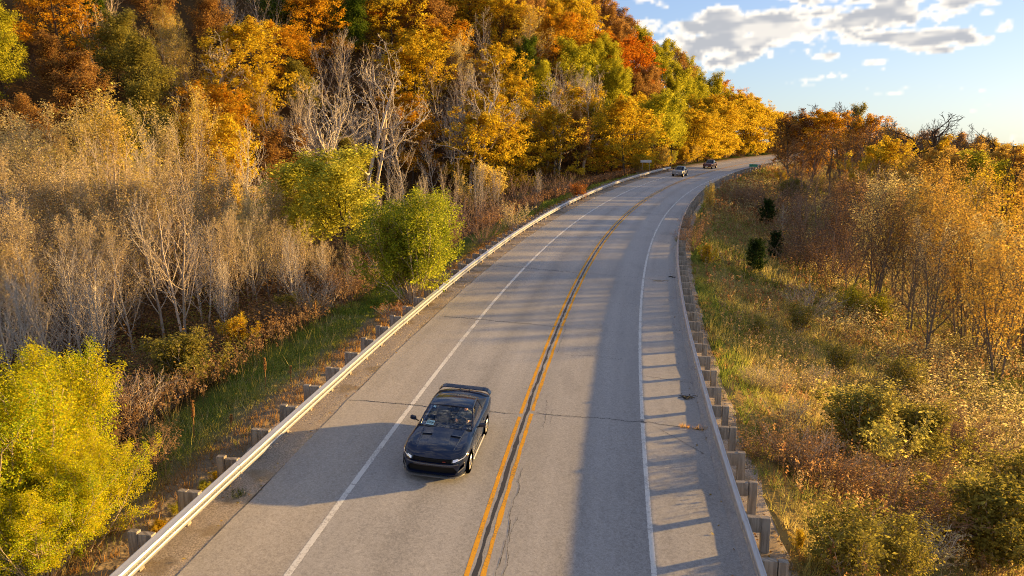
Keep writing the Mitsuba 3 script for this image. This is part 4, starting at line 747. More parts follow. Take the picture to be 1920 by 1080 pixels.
    (61.11, 221.20, 5.10, 358, 1.2, 'bush_a_straw_gold', 'golden_bush', 'golden bush at the road edge below the hill', 'golden roadside bushes below the hill'),
    (67.57, 227.90, 3.60, 30, 1.2, 'bush_a_gold', 'golden_bush', 'golden bush at the road edge below the hill', 'golden roadside bushes below the hill'),
    (72.18, 235.90, 4.11, 262, 1.2, 'bush_a_yellow_green', 'golden_bush', 'golden bush at the road edge below the hill', 'golden roadside bushes below the hill'),
    (21.08, 65.20, 2.99, 317, 1.1, 'cedar_a_cedar', 'cedar', 'dark evergreen cedar on the right bank, left one of the close pair', None),
    (27.07, 77.80, 2.99, 96, 0.95, 'cedar_a_cedar', 'cedar', 'dark evergreen cedar on the right bank, right one of the close pair', None),
    (33.56, 100.20, 3.58, 185, 1.1, 'cedar_a_cedar', 'cedar', 'dark evergreen cedar farthest up the right bank, beside a bare sapling', None),
    (33.00, 93.20, 4.61, 81, 0.8, 'bare_a_bare', 'bare_tree', 'bare pale sapling right of the farthest cedar', None),
    (23.28, 90.00, 4.26, 309, 0.5, 'bush_b_straw_gold', 'sapling', 'slim yellow sapling right behind the right guardrail at the bend', None),
    (15.08, 58.40, 1.81, 48, 0.8, 'bush_a_gold', 'shrub', 'small orange-gold shrub on the upper right bank', None),
    (17.16, 70.20, 2.64, 18, 1.2, 'twigs_b_brown', 'shrub', 'tall brown weeds and twigs just behind the right guardrail, at the bend', None),
    (15.01, 63.00, 2.23, 36, 1.2, 'twigs_b_brown', 'shrub', 'brown twiggy shrub just behind the right guardrail, nearer than the bend', None),
    (13.51, 40.60, 1.42, 244, 1.0, 'bush_b_olive', 'shrub', 'olive shrub half-way down the right bank', None),
    (18.09, 47.00, 2.31, 144, 1.1, 'bush_b_olive', 'shrub', 'olive shrub on the right bank, second one below the cedar pair', None),
    (20.71, 52.60, 2.95, 143, 1.5, 'twigs_a_bare', 'bare_shrub', 'bare grey shrub on the right bank right of the olive shrubs', None),
    (25.63, 56.40, 2.80, 88, 1.0, 'bush_b_yellow_green', 'shrub', 'yellow-green shrub at the feet of the multi-stemmed right-hand tree', None),
    (27.69, 56.40, 2.59, 59, 1.0, 'bush_b_yellow_green', 'shrub', 'second yellow-green shrub at the feet of the multi-stemmed tree', None),
    (13.05, 26.80, 3.32, 2, 1.25, 'bush_a_khaki', 'shrub', 'round yellow-lit shrub in the middle of the right-hand thicket', None),
    (16.30, 28.80, 2.80, 351, 1.3, 'bush_a_olive', 'shrub', 'olive shrub right of the round yellow-lit shrub', None),
    (17.59, 39.40, 1.97, 197, 1.2, 'bush_b_olive', 'shrub', 'olive shrub just above the round yellow-lit shrub', None),
    (20.62, 38.60, 2.56, 199, 1.2, 'bush_b_olive', 'shrub', 'grey-olive shrub in front of the amber grove', None),
    (9.97, 23.20, 1.92, 129, 1.7, 'twigs_a_brown', 'shrub', 'rust-brown shrub, left one in front of the round yellow-lit shrub', None),
    (9.12, 23.00, 1.79, 320, 1.5, 'twigs_a_brown', 'shrub', 'rust-brown shrub nearest the right guardrail in the thicket', None),
    (8.14, 17.00, 2.20, 291, 1.35, 'bush_b_olive', 'shrub', 'dull green shrub low in the right thicket, near the bottom edge', None),
    (9.75, 17.80, 2.10, 67, 1.2, 'bush_b_olive', 'shrub', 'olive shrub at the bottom edge right of the dull green shrub', None),
    (14.46, 21.40, 3.25, 178, 1.3, 'bush_a_olive', 'shrub', 'olive-green shrub at the right edge near the bottom corner', None),
    (18.65, 25.80, 3.15, 203, 1.3, 'bush_b_olive', 'shrub', 'olive shrub cut by the right edge', None),
    (7.16, 17.60, 0.62, 277, 0.6, 'bush_a_gold', 'shrub', 'small golden plant behind the right guardrail near the bottom', None),
    (14.81, 26.00, 1.57, 11, 2.0, 'twigs_b_brown', 'weed_clump', 'brown dry weed clump in the right-hand thicket', 'dry weed clumps in the right thicket'),
    (14.06, 23.00, 1.73, 40, 2.0, 'twigs_a_straw', 'weed_clump', 'brown dry weed clump in the right-hand thicket', 'dry weed clumps in the right thicket'),
    (12.84, 24.80, 1.46, 202, 2.0, 'twigs_a_straw', 'weed_clump', 'brown dry weed clump in the right-hand thicket', 'dry weed clumps in the right thicket'),
    (19.82, 31.00, 1.64, 244, 2.0, 'twigs_b_brown', 'weed_clump', 'brown dry weed clump in the right-hand thicket', 'dry weed clumps in the right thicket'),
    (19.69, 32.40, 1.69, 268, 2.0, 'twigs_b_brown', 'weed_clump', 'brown dry weed clump in the right-hand thicket', 'dry weed clumps in the right thicket'),
    (12.14, 22.40, 1.88, 187, 2.0, 'twigs_b_brown', 'weed_clump', 'brown dry weed clump in the right-hand thicket', 'dry weed clumps in the right thicket'),
    (11.45, 31.60, 1.14, 27, 2.0, 'twigs_a_straw', 'weed_clump', 'brown dry weed clump in the right-hand thicket', 'dry weed clumps in the right thicket'),
    (10.27, 22.80, 1.55, 308, 2.0, 'twigs_b_brown', 'weed_clump', 'brown dry weed clump in the right-hand thicket', 'dry weed clumps in the right thicket'),
    (11.62, 19.80, 1.42, 330, 2.0, 'twigs_a_straw', 'weed_clump', 'brown dry weed clump in the right-hand thicket', 'dry weed clumps in the right thicket'),
    (14.81, 22.20, 1.70, 86, 2.0, 'twigs_b_brown', 'weed_clump', 'brown dry weed clump in the right-hand thicket', 'dry weed clumps in the right thicket'),
    (8.35, 23.20, 1.16, 311, 2.0, 'twigs_b_brown', 'weed_clump', 'brown dry weed clump in the right-hand thicket', 'dry weed clumps in the right thicket'),
    (10.54, 27.80, 1.22, 332, 2.0, 'twigs_a_straw', 'weed_clump', 'brown dry weed clump in the right-hand thicket', 'dry weed clumps in the right thicket'),
    (13.57, 29.00, 1.51, 76, 2.0, 'twigs_a_straw', 'weed_clump', 'brown dry weed clump in the right-hand thicket', 'dry weed clumps in the right thicket'),
    (10.32, 31.00, 1.13, 247, 2.0, 'twigs_a_straw', 'weed_clump', 'brown dry weed clump in the right-hand thicket', 'dry weed clumps in the right thicket'),
    (13.70, 33.80, 1.46, 331, 2.0, 'twigs_a_straw', 'weed_clump', 'brown dry weed clump in the right-hand thicket', 'dry weed clumps in the right thicket'),
    (31.78, 66.00, 10.62, 291, 1.0, 'sparse_a_straw', 'thin_tree', 'half-bare tan tree of many stems, left end of the right-hand grove', None),
    (34.55, 78.00, 10.57, 86, 1.0, 'sparse_a_brown', 'thin_tree', 'brown half-bare tree left of the many-stemmed tan tree', None),
    (32.54, 76.00, 7.91, 29, 1.15, 'brown_a_bare', 'bare_tree', 'bare brownish tree in the wood right of the road', 'bare brown trees right of the road'),
    (39.67, 86.00, 8.91, 358, 1.15, 'brown_a_bare', 'bare_tree', 'bare brownish tree in the wood right of the road', 'bare brown trees right of the road'),
    (32.38, 80.00, 6.17, 338, 1.15, 'brown_a_bare', 'bare_tree', 'bare brownish tree in the wood right of the road', 'bare brown trees right of the road'),
    (45.67, 96.00, 10.88, 65, 1.15, 'brown_a_bare', 'bare_tree', 'bare brownish tree in the wood right of the road', 'bare brown trees right of the road'),
    (29.59, 66.00, 6.39, 352, 1.15, 'brown_a_bare', 'bare_tree', 'bare brownish tree in the wood right of the road', 'bare brown trees right of the road'),
    (45.77, 130.00, 6.91, 1, 1.15, 'brown_a_bare', 'bare_tree', 'bare brownish tree in the wood right of the road', 'bare brown trees right of the road'),
    (48.48, 128.00, 9.01, 32, 1.15, 'brown_a_bare', 'bare_tree', 'bare brownish tree in the wood right of the road', 'bare brown trees right of the road'),
    (36.63, 88.00, 8.38, 11, 1.15, 'brown_a_bare', 'bare_tree', 'bare brownish tree in the wood right of the road', 'bare brown trees right of the road'),
    (37.68, 98.00, 7.58, 240, 1.15, 'brown_a_bare', 'bare_tree', 'bare brownish tree in the wood right of the road', 'bare brown trees right of the road'),
    (43.24, 108.00, 9.10, 331, 1.15, 'brown_a_bare', 'bare_tree', 'bare brownish tree in the wood right of the road', 'bare brown trees right of the road'),
    (43.44, 100.00, 10.43, 7, 1.15, 'brown_a_bare', 'bare_tree', 'bare brownish tree in the wood right of the road', 'bare brown trees right of the road'),
    (33.04, 88.00, 6.55, 112, 1.15, 'brown_a_bare', 'bare_tree', 'bare brownish tree in the wood right of the road', 'bare brown trees right of the road'),
    (40.74, 112.00, 6.25, 129, 1.15, 'brown_a_bare', 'bare_tree', 'bare brownish tree in the wood right of the road', 'bare brown trees right of the road'),
    (53.54, 118.00, 10.80, 142, 1.15, 'brown_a_bare', 'bare_tree', 'bare brownish tree in the wood right of the road', 'bare brown trees right of the road'),
    (29.36, 60.00, 10.33, 174, 1.0, 'sparse_b_brown', 'amber_tree', 'twiggy half-bare tree inside the amber grove at the right', 'half-bare trees of the grove'),
    (32.69, 62.00, 10.70, 268, 1.0, 'sparse_a_amber', 'amber_tree', 'amber-leaved thin tree in the grove at the right', 'amber trees of the right-hand grove'),
    (26.90, 48.00, 9.04, 256, 1.0, 'tangle_b_tan', 'bare_tree', 'twiggy half-bare tree inside the amber grove at the right', 'half-bare trees of the grove'),
    (37.69, 64.00, 11.47, 154, 1.0, 'tangle_b_tan', 'bare_tree', 'twiggy half-bare tree inside the amber grove at the right', 'half-bare trees of the grove'),
    (31.45, 50.00, 9.90, 217, 1.0, 'sparse_a_straw', 'amber_tree', 'twiggy half-bare tree inside the amber grove at the right', 'half-bare trees of the grove'),
    (41.51, 66.00, 12.49, 100, 1.0, 'sparse_a_gold', 'amber_tree', 'amber-leaved thin tree in the grove at the right', 'amber trees of the right-hand grove'),
    (37.60, 80.00, 11.21, 164, 1.0, 'tangle_b_tan', 'bare_tree', 'twiggy half-bare tree inside the amber grove at the right', 'half-bare trees of the grove'),
    (42.69, 64.00, 12.58, 102, 1.0, 'sparse_b_amber', 'amber_tree', 'amber-leaved thin tree in the grove at the right', 'amber trees of the right-hand grove'),
    (33.80, 66.00, 11.27, 224, 1.0, 'sparse_a_straw', 'amber_tree', 'twiggy half-bare tree inside the amber grove at the right', 'half-bare trees of the grove'),
    (39.02, 72.00, 12.38, 78, 1.0, 'sparse_b_amber', 'amber_tree', 'amber-leaved thin tree in the grove at the right', 'amber trees of the right-hand grove'),
    (44.61, 78.00, 12.94, 48, 1.0, 'sparse_a_amber', 'amber_tree', 'amber-leaved thin tree in the grove at the right', 'amber trees of the right-hand grove'),
    (42.52, 70.00, 12.72, 117, 1.0, 'sparse_b_amber', 'amber_tree', 'amber-leaved thin tree in the grove at the right', 'amber trees of the right-hand grove'),
    (32.83, 58.00, 10.74, 311, 1.0, 'sparse_a_amber', 'amber_tree', 'amber-leaved thin tree in the grove at the right', 'amber trees of the right-hand grove'),
    (31.54, 52.00, 10.27, 127, 1.0, 'sparse_a_amber', 'amber_tree', 'amber-leaved thin tree in the grove at the right', 'amber trees of the right-hand grove'),
    (35.96, 56.00, 11.31, 314, 1.0, 'sparse_b_amber', 'amber_tree', 'amber-leaved thin tree in the grove at the right', 'amber trees of the right-hand grove'),
    (29.05, 44.00, 9.19, 87, 1.0, 'sparse_a_amber', 'amber_tree', 'amber-leaved thin tree in the grove at the right', 'amber trees of the right-hand grove'),
    (44.87, 88.00, 11.92, 221, 1.0, 'sparse_b_amber', 'amber_tree', 'amber-leaved thin tree in the grove at the right', 'amber trees of the right-hand grove'),
    (28.87, 54.00, 8.95, 107, 1.0, 'tangle_b_tan', 'bare_tree', 'twiggy half-bare tree inside the amber grove at the right', 'half-bare trees of the grove'),
    (34.85, 50.00, 10.84, 201, 1.0, 'sparse_a_amber', 'amber_tree', 'amber-leaved thin tree in the grove at the right', 'amber trees of the right-hand grove'),
    (66.02, 132.00, 12.05, 128, 1.25, 'ash_b_amber', 'ash_tree', 'tree in the far row closing the view at the right', 'far row of trees at the right'),
    (73.92, 140.00, 10.96, 296, 1.25, 'ash_b_rust', 'ash_tree', 'tree in the far row closing the view at the right', 'far row of trees at the right'),
    (70.72, 128.00, 10.70, 18, 1.25, 'ash_b_gold', 'ash_tree', 'tree in the far row closing the view at the right', 'far row of trees at the right'),
    (80.67, 140.00, 10.66, 46, 1.25, 'ash_b_rust', 'ash_tree', 'tree in the far row closing the view at the right', 'far row of trees at the right'),
    (75.69, 126.00, 10.62, 49, 1.25, 'ash_b_amber', 'ash_tree', 'tree in the far row closing the view at the right', 'far row of trees at the right'),
    (83.75, 134.00, 10.00, 182, 1.25, 'ash_b_gold', 'ash_tree', 'tree in the far row closing the view at the right', 'far row of trees at the right'),
    (86.20, 128.00, 9.66, 63, 1.25, 'ash_b_rust', 'ash_tree', 'tree in the far row closing the view at the right', 'far row of trees at the right'),
    (61.06, 96.00, 12.25, 23, 1.25, 'maple_b_amber', 'ash_tree', 'tree in the far row closing the view at the right', 'far row of trees at the right'),
    (66.39, 100.00, 11.55, 67, 1.25, 'ash_b_gold', 'ash_tree', 'tree in the far row closing the view at the right', 'far row of trees at the right'),
    (75.62, 110.00, 10.93, 102, 1.25, 'ash_b_amber', 'ash_tree', 'tree in the far row closing the view at the right', 'far row of trees at the right'),
    (49.63, 104.00, 12.61, 142, 1.0, 'maple_c_gold', 'maple_tree', 'gold maple at the left end of the right-hand grove, dark gap in its crown', None),
    (56.40, 92.00, 11.93, 178, 1.2, 'ash_b_yellow_green', 'ash_tree', 'yellow-green tree under the sky at the right edge', None),
    (59.41, 110.00, 11.09, 276, 1.0, 'maple_b_amber', 'maple_tree', 'amber maple below the two crooked bare trees', None),
    (60.16, 104.00, 10.78, 184, 1.0, 'ash_b_amber', 'ash_tree', 'amber tree right below the larger crooked bare tree', None),
    (65.91, 118.00, 14.86, 81, 1.75, 'snag_a_bare', 'bare_tree', 'large crooked leafless tree against the sky, right of the road', None),
    (62.74, 122.00, 13.83, 45, 1.4, 'snag_b_bare', 'bare_tree', 'crooked leafless tree against the sky, left of the largest one', None),
    (67.50, 112.00, 13.48, 83, 1.4, 'snag_b_bare', 'bare_tree', 'crooked leafless tree against the sky, right of the largest one', None),
    (43.31, 66.00, 14.67, 43, 0.55, 'snag_a_bare', 'bare_tree', 'dark leafless tree at the right edge before the white building', None),
    (65.98, 142.00, 13.70, 227, 1.1, 'crown_a_bare', 'bare_tree', 'fine bare crown on the skyline, right of the far clump', 'bare crowns on the right skyline'),
    (66.93, 134.00, 13.12, 229, 1.1, 'crown_b_bare', 'bare_tree', 'fine bare crown on the skyline, right of the far clump', 'bare crowns on the right skyline'),
    (67.04, 128.00, 12.55, 234, 1.1, 'crown_a_bare', 'bare_tree', 'fine bare crown on the skyline, right of the far clump', 'bare crowns on the right skyline'),
    (74.37, 138.00, 13.15, 306, 1.1, 'crown_b_bare', 'bare_tree', 'fine bare crown on the skyline, right of the far clump', 'bare crowns on the right skyline'),
    (66.50, 150.00, 14.95, 81, 1.1, 'crown_a_bare', 'bare_tree', 'fine bare crown on the skyline, right of the far clump', 'bare crowns on the right skyline'),
    (61.79, 128.00, 12.92, 324, 1.1, 'crown_b_bare', 'bare_tree', 'fine bare crown on the skyline, right of the far clump', 'bare crowns on the right skyline'),
    (69.08, 118.00, 12.99, 302, 1.1, 'crown_a_bare', 'bare_tree', 'fine bare crown on the skyline, right of the far clump', 'bare crowns on the right skyline'),
    (69.13, 112.00, 12.51, 126, 1.1, 'crown_b_bare', 'bare_tree', 'fine bare crown on the skyline, right of the far clump', 'bare crowns on the right skyline'),
    (67.75, 140.00, 13.54, 102, 1.1, 'crown_a_bare', 'bare_tree', 'bare grey tree between the far clump and the crooked trees', None),
    (67.37, 158.00, 14.60, 76, 1.3, 'maple_b_orange', 'maple_tree', 'deep orange maple in the middle of the far clump right of the bend', None),
    (68.46, 150.00, 13.59, 131, 1.2, 'maple_c_orange', 'maple_tree', 'orange maple at the right side of the far clump', None),
    (63.65, 165.00, 13.72, 46, 1.3, 'maple_a_orange', 'maple_tree', 'orange maple at the left of the far clump, behind the half-bare trees', None),
    (76.77, 176.00, 15.87, 218, 0.9, 'ash_a_olive', 'ash_tree', 'dark round treetop rising behind the orange maples of the far clump', None),
    (57.70, 160.00, 13.58, 173, 1.4, 'crown_b_rust', 'half_bare_tree', 'brown half-bare tree in the far clump right of the bend', 'half-bare trees of the far clump'),
    (62.09, 176.00, 12.50, 77, 1.4, 'crown_b_brown', 'half_bare_tree', 'brown half-bare tree in the far clump right of the bend', 'half-bare trees of the far clump'),
    (63.05, 168.00, 14.25, 271, 1.4, 'crown_b_brown', 'half_bare_tree', 'brown half-bare tree in the far clump right of the bend', 'half-bare trees of the far clump'),
    (62.87, 160.00, 13.11, 222, 1.4, 'sparse_b_brown', 'half_bare_tree', 'brown half-bare tree in the far clump right of the bend', 'half-bare trees of the far clump'),
    (66.25, 172.00, 15.32, 212, 1.4, 'crown_a_bare', 'half_bare_tree', 'brown half-bare tree in the far clump right of the bend', 'half-bare trees of the far clump'),
    (67.44, 165.00, 15.80, 3, 1.4, 'crown_b_bare', 'half_bare_tree', 'brown half-bare tree in the far clump right of the bend', 'half-bare trees of the far clump'),
    (64.23, 142.00, 11.33, 39, 1.4, 'sparse_b_brown', 'half_bare_tree', 'brown half-bare tree in the far clump right of the bend', 'half-bare trees of the far clump'),
    (56.16, 132.00, 11.22, 166, 1.4, 'sparse_b_rust', 'half_bare_tree', 'brown half-bare tree in the far clump right of the bend', 'half-bare trees of the far clump'),
    (71.75, 180.00, 16.07, 359, 1.4, 'snag_a_bare', 'half_bare_tree', 'brown half-bare tree in the far clump right of the bend', 'half-bare trees of the far clump'),
    (57.98, 140.00, 12.55, 52, 1.4, 'sparse_b_brown', 'half_bare_tree', 'brown half-bare tree in the far clump right of the bend', 'half-bare trees of the far clump'),
    (51.94, 140.00, 9.68, 355, 1.4, 'sparse_b_brown', 'half_bare_tree', 'brown half-bare tree in the far clump right of the bend', 'half-bare trees of the far clump'),
    (58.63, 150.00, 10.43, 74, 1.4, 'sparse_b_rust', 'half_bare_tree', 'brown half-bare tree in the far clump right of the bend', 'half-bare trees of the far clump'),
    (60.75, 170.00, 7.69, 273, 1.4, 'sparse_b_rust', 'half_bare_tree', 'brown half-bare tree in the far clump right of the bend', 'half-bare trees of the far clump'),
    (62.41, 134.00, 12.31, 23, 1.4, 'sparse_b_brown', 'half_bare_tree', 'brown half-bare tree in the far clump right of the bend', 'half-bare trees of the far clump'),
    (51.40, 148.00, 3.30, 286, 1.2, 'bush_a_gold', 'bush', 'golden bush on the far right verge under the half-bare trees', None),
    (47.00, 128.00, 4.53, 80, 1.3, 'bush_a_olive', 'bush', 'dark olive bush on the right verge near the bend', None),
    (36.02, 118.00, 3.46, 171, 1.8, 'twigs_b_brown', 'bare_shrub', 'brown leafless shrub on the shaded slope at the bend', 'brown shrubs on the far right slope'),
    (36.54, 112.00, 4.41, 112, 1.8, 'twigs_b_brown', 'bare_shrub', 'brown leafless shrub on the shaded slope at the bend', 'brown shrubs on the far right slope'),
    (36.81, 106.00, 5.12, 185, 1.8, 'twigs_b_brown', 'bare_shrub', 'brown leafless shrub on the shaded slope at the bend', 'brown shrubs on the far right slope'),
    (32.47, 110.00, 3.08, 292, 1.8, 'twigs_b_brown', 'bare_shrub', 'brown leafless shrub on the shaded slope at the bend', 'brown shrubs on the far right slope'),
    (33.05, 86.00, 4.59, 240, 1.8, 'twigs_b_brown', 'bare_shrub', 'brown leafless shrub on the shaded slope at the bend', 'brown shrubs on the far right slope'),
    (32.50, 80.00, 4.51, 346, 1.8, 'twigs_b_brown', 'bare_shrub', 'brown leafless shrub on the shaded slope at the bend', 'brown shrubs on the far right slope'),
    (28.82, 76.00, 3.45, 133, 1.8, 'twigs_b_brown', 'bare_shrub', 'brown leafless shrub on the shaded slope at the bend', 'brown shrubs on the far right slope'),
    (30.39, 72.00, 3.68, 209, 1.8, 'twigs_b_brown', 'bare_shrub', 'brown leafless shrub on the shaded slope at the bend', 'brown shrubs on the far right slope'),
]
# ---------------------------------------------------------------- planting
HILL_KIND = {'maple_gold': ('maple_tree', 'gold-leaved maple'), 'maple_orange': ('maple_tree', 'orange-leaved maple'), 'maple_red_orange': ('maple_tree', 'red-orange maple'), 'ash_rust': ('ash_tree', 'rust-brown tree'),
             'ash_green': ('oak_tree', 'dark green tree'), 'ash_yellow_green': ('ash_tree', 'yellow-green tree'), 'ash_olive': ('oak_tree', 'dull olive tree'), 'bare': ('bare_tree', 'leafless grey tree'),
             'willow_straw': ('willow_tree', 'straw-coloured thin tree'), 'willow_straw_gold': ('willow_tree', 'straw-gold thin tree')}
def zone(x, y):
    s, o = so(np.array([x]), np.array([y]))
    up = -o[0] - np.interp(s[0], FOOT_S, FOOT_O)
    if s[0] > 150 and -o[0] < 24: return 'beside the road at the hill', 'by the road'
    if up < 18: return 'at the foot of the wooded hill', 'at the foot of the hill'
    if up < 48: return 'half-way up the wooded hill', 'half-way up the hill'
    return 'high on the wooded hill', 'high on the hill'
PLANTED = []
def later(*a):
    PLANTED.append(a)
for x, y, h, yaw, kind, wide, v in HILL:
    if kind == 'bare': pk = ('bare_a_bare', 'bare_b_bare', 'bare_c_bare')[v]
    elif kind.startswith('maple'): pk = kind.replace('maple', 'maple_a' if kind == 'maple_red_orange' else ('maple_a', 'maple_b', 'maple_c')[v])
    elif kind.startswith('ash'):
        pk = kind.replace('ash', 'ash_a' if v == 0 or kind in ('ash_green', 'ash_olive') else 'ash_b')
    else: pk = kind.replace('willow', ('willow_a', 'willow_b', 'willow_a')[v])
    name, look = HILL_KIND[kind]
    where, short = zone(x, y)
    later(pk, name, x, y, h, yaw, f'{look} {where}', 'tree', f'{look}s {short}', wide)
for x, y, h, yaw, wide, pk, name, label, group in SINGLE:
    later(pk, name, x, y, max(h, .35), yaw, label, 'shrub' if any(w in name for w in ('shrub', 'bush', 'weed', 'plant')) else 'tree', group, wide)
# look-alikes are told apart by their order from the left
ORDER = 'first second third fourth fifth sixth seventh eighth ninth tenth eleventh twelfth thirteenth fourteenth fifteenth sixteenth seventeenth eighteenth nineteenth twentieth twenty-first twenty-second twenty-third twenty-fourth twenty-fifth'.split()
def bearing(x, y):
    return x / y
groups = {}
for a in PLANTED:
    if a[8]: groups.setdefault(a[8], []).append(a)
place_of = {}
for g, members in groups.items():
    members.sort(key=lambda a: bearing(a[2], a[3]))
    if 1 < len(members) <= 25:
        for i, a in enumerate(members):
            place_of[id(a)] = 'leftmost' if i == 0 else 'rightmost' if i == len(members) - 1 else f'{ORDER[i]} from left'
for a in PLANTED:
    pk, name, x, y, h, yaw, label, cat, group, wide = a
    if id(a) in place_of:
        label = f'{label}, {place_of[id(a)]}'
    elif group and len(groups[group]) == 1: group = None
    plant(pk, name, x, y, h, yaw, label, cat, group, wide=wide)
# ---------------------------------------------------------------- grass, weeds and undergrowth
def in_view(x, y, z, margin=160):
    Z = z - CAM_Z
    d = y * math.cos(PITCH) - Z * math.sin(PITCH); u_ = Z * math.cos(PITCH) + y * math.sin(PITCH)
    px, py = 960 + FOCAL * x / np.maximum(d, .1), 540 - FOCAL * u_ / np.maximum(d, .1)
    return (d > 3) & (px > -margin) & (px < 1920 + margin) & (py > -margin) & (py < 1080 + margin)

def blades(s0, s1, o0, o1, per_m2, h, w, colour_fn, seed, blades_per=13, spread=.11, keep=None):
    r = np.random.RandomState(seed)
    n = int(abs((s1 - s0) * (o1 - o0)) * per_m2)
    s, o = r.uniform(s0, s1, n), r.uniform(o0, o1, n)
    P = rp(s, o)
    z = ground_z(P[:, 0], P[:, 1])
    ok = in_view(P[:, 0], P[:, 1], z)
    if keep is not None: ok &= keep(s, o, P, r)
    P, z, o, s = P[ok], z[ok], o[ok], s[ok]
    k = blades_per
    ang, rad = r.uniform(0, 6.283, (len(P), k)), np.abs(r.normal(0, spread, (len(P), k)))
    size = r.lognormal(0, .3, (len(P), 1))
    bx, by = P[:, :1] + np.cos(ang) * rad, P[:, 1:2] + np.sin(ang) * rad
    bz = np.repeat(z[:, None], k, 1) - .03
    hh = h * size * r.uniform(.45, 1.1, (len(P), k))
    lean = hh * r.uniform(.1, .7, (len(P), k))
    tip = np.stack([bx + np.cos(ang) * lean, by + np.sin(ang) * lean, bz + hh], -1)
    t2 = r.uniform(0, 6.283, (len(P), k)); ww = w * r.uniform(.6, 1.3, (len(P), k))
    a = np.stack([bx - np.cos(t2) * ww, by - np.sin(t2) * ww, bz], -1)
    b = np.stack([bx + np.cos(t2) * ww, by + np.sin(t2) * ww, bz], -1)
    V = np.stack([a, b, tip], 2).reshape(-1, 3)
    col = colour_fn(P, s, o, r)                              # one colour per clump, varied per blade
    col = np.repeat(col, k, 0) * r.lognormal(0, .18, (len(P) * k, 1))
    return V, np.arange(len(V)).reshape(-1, 3), np.repeat(np.clip(col, .003, .8), 3, 0)

def join(parts):
    V, Fc, C, at = [], [], [], 0
    for v, f, c in parts:
        V.append(v); Fc.append(f + at); C.append(c); at += len(v)
    return np.vstack(V), np.vstack(Fc), np.vstack(C)

def pick(cols, f, r):
    return np.array(cols)[np.clip((f * len(cols)).astype(int), 0, len(cols) - 1)]

def field(P, scale, seed, r, mixw=.35):
    f = meshkit.fbm(np.stack([P[:, 0] * scale, P[:, 1] * scale, P[:, 0] * 0], -1), 3, seed=seed)
    f = np.clip((f - .5) * 2.4 + .5, 0, 1)
    return np.clip((1 - mixw) * f + mixw * r.uniform(0, 1, len(P)), 0, .999)

def bank_colour(P, s, o, r):
    c = pick([(.15, .17, .035), (.25, .25, .06), (.33, .31, .09), (.40, .36, .11), (.50, .42, .17), (.38, .31, .11), (.26, .25, .06), (.30, .20, .09)], field(P, .20, 61, r), r)
    near = smooth01((9.3 - o) / 1.2)[:, None] * (meshkit.noise(np.stack([s * .12, s * 0, s * 0], -1), 5) > .5)[:, None]
    return c * (1 - near * .7) + near * .7 * np.array([.12, .20, .02])
def verge_colour(P, s, o, r):
    c = pick([(.12, .18, .025), (.19, .26, .035), (.27, .32, .05), (.36, .36, .08), (.48, .42, .18)], field(P, .35, 71, r, .5), r)
    edge = smooth01((o + 9.2) / .7)[:, None]
    return c * (1 - edge) + edge * np.array([.36, .21, .075])
def rail_gap(s, o, P, r):
    return r.uniform(0, 1, len(s)) < .6 + .4 * smooth01((np.abs(o) - 8.0) / 1.0)
bank = [blades(11, 34, 7.3, 24, 13, .42, .011, bank_colour, 1, keep=rail_gap), blades(34, 62, 7.4, 30, 8, .50, .018, bank_colour, 2, keep=rail_gap), blades(62, 110, 7.4, 36, 3.6, .55, .034, bank_colour, 3, keep=rail_gap), blades(110, 200, 7.4, 24, 2.0, .6, .05, bank_colour, 4)]
shoulder_colour = lambda P, s, o, r: pick([(.40, .24, .09), (.46, .32, .14), (.34, .18, .07), (.30, .26, .10)], r.uniform(0, 1, len(P)), r)
def patchy(s, o, P, r):
    return meshkit.fbm(np.stack([P[:, 0] * .55, P[:, 1] * .55, P[:, 0] * 0], -1), 3, seed=88) > .49
bank.append(blades(10, 60, 6.9, 8.3, 20, .18, .009, shoulder_colour, 10, 10, .09, keep=patchy))
bv, bf, bc = join(bank)
put('bank_grass', ply((bv, bf), 'leaf', color=bc), label='straw and green grass on the bank right of the road', cat='grass', kind='stuff')
def verge_keep(s, o, P, r):
    edge = np.interp(s, [10, 20, 31, 38, 60, 150], [10.2, 11.0, 12.6, 11.8, 10.6, 10.4]) + (meshkit.noise(np.stack([s * .5, s * 0, s * 0], -1), 9) - .5) * 1.6
    return (-o < edge) & (r.uniform(0, 1, len(s)) < .5 + .5 * smooth01((-o - 8.1) / .9))
verge = [blades(9, 34, -7.5, -14, 14, .36, .009, verge_colour, 5, keep=verge_keep), blades(9, 34, -8, -14, 3.6, .62, .010, lambda P, s, o, r: pick([(.30, .27, .07), (.46, .38, .17), (.24, .25, .06)], r.uniform(0, 1, len(P)), r), 15, 9, .13, keep=verge_keep), blades(34, 70, -7.5, -13, 9, .34, .017, verge_colour, 6, keep=verge_keep), blades(70, 150, -7.5, -12, 5, .38, .035, verge_colour, 7, keep=verge_keep)]
verge += [blades(10, 48, -6.35, -7.7, 26, .11, .007, shoulder_colour, 8, 10, .07, keep=patchy), blades(48, 110, -6.4, -7.8, 14, .16, .02, shoulder_colour, 9, 9, .10, keep=patchy)]
vv, vf, vc = join(verge)
put('verge_grass', ply((vv, vf), 'leaf', color=vc), label='green grass on the verge behind the left guardrail', cat='grass', kind='stuff')

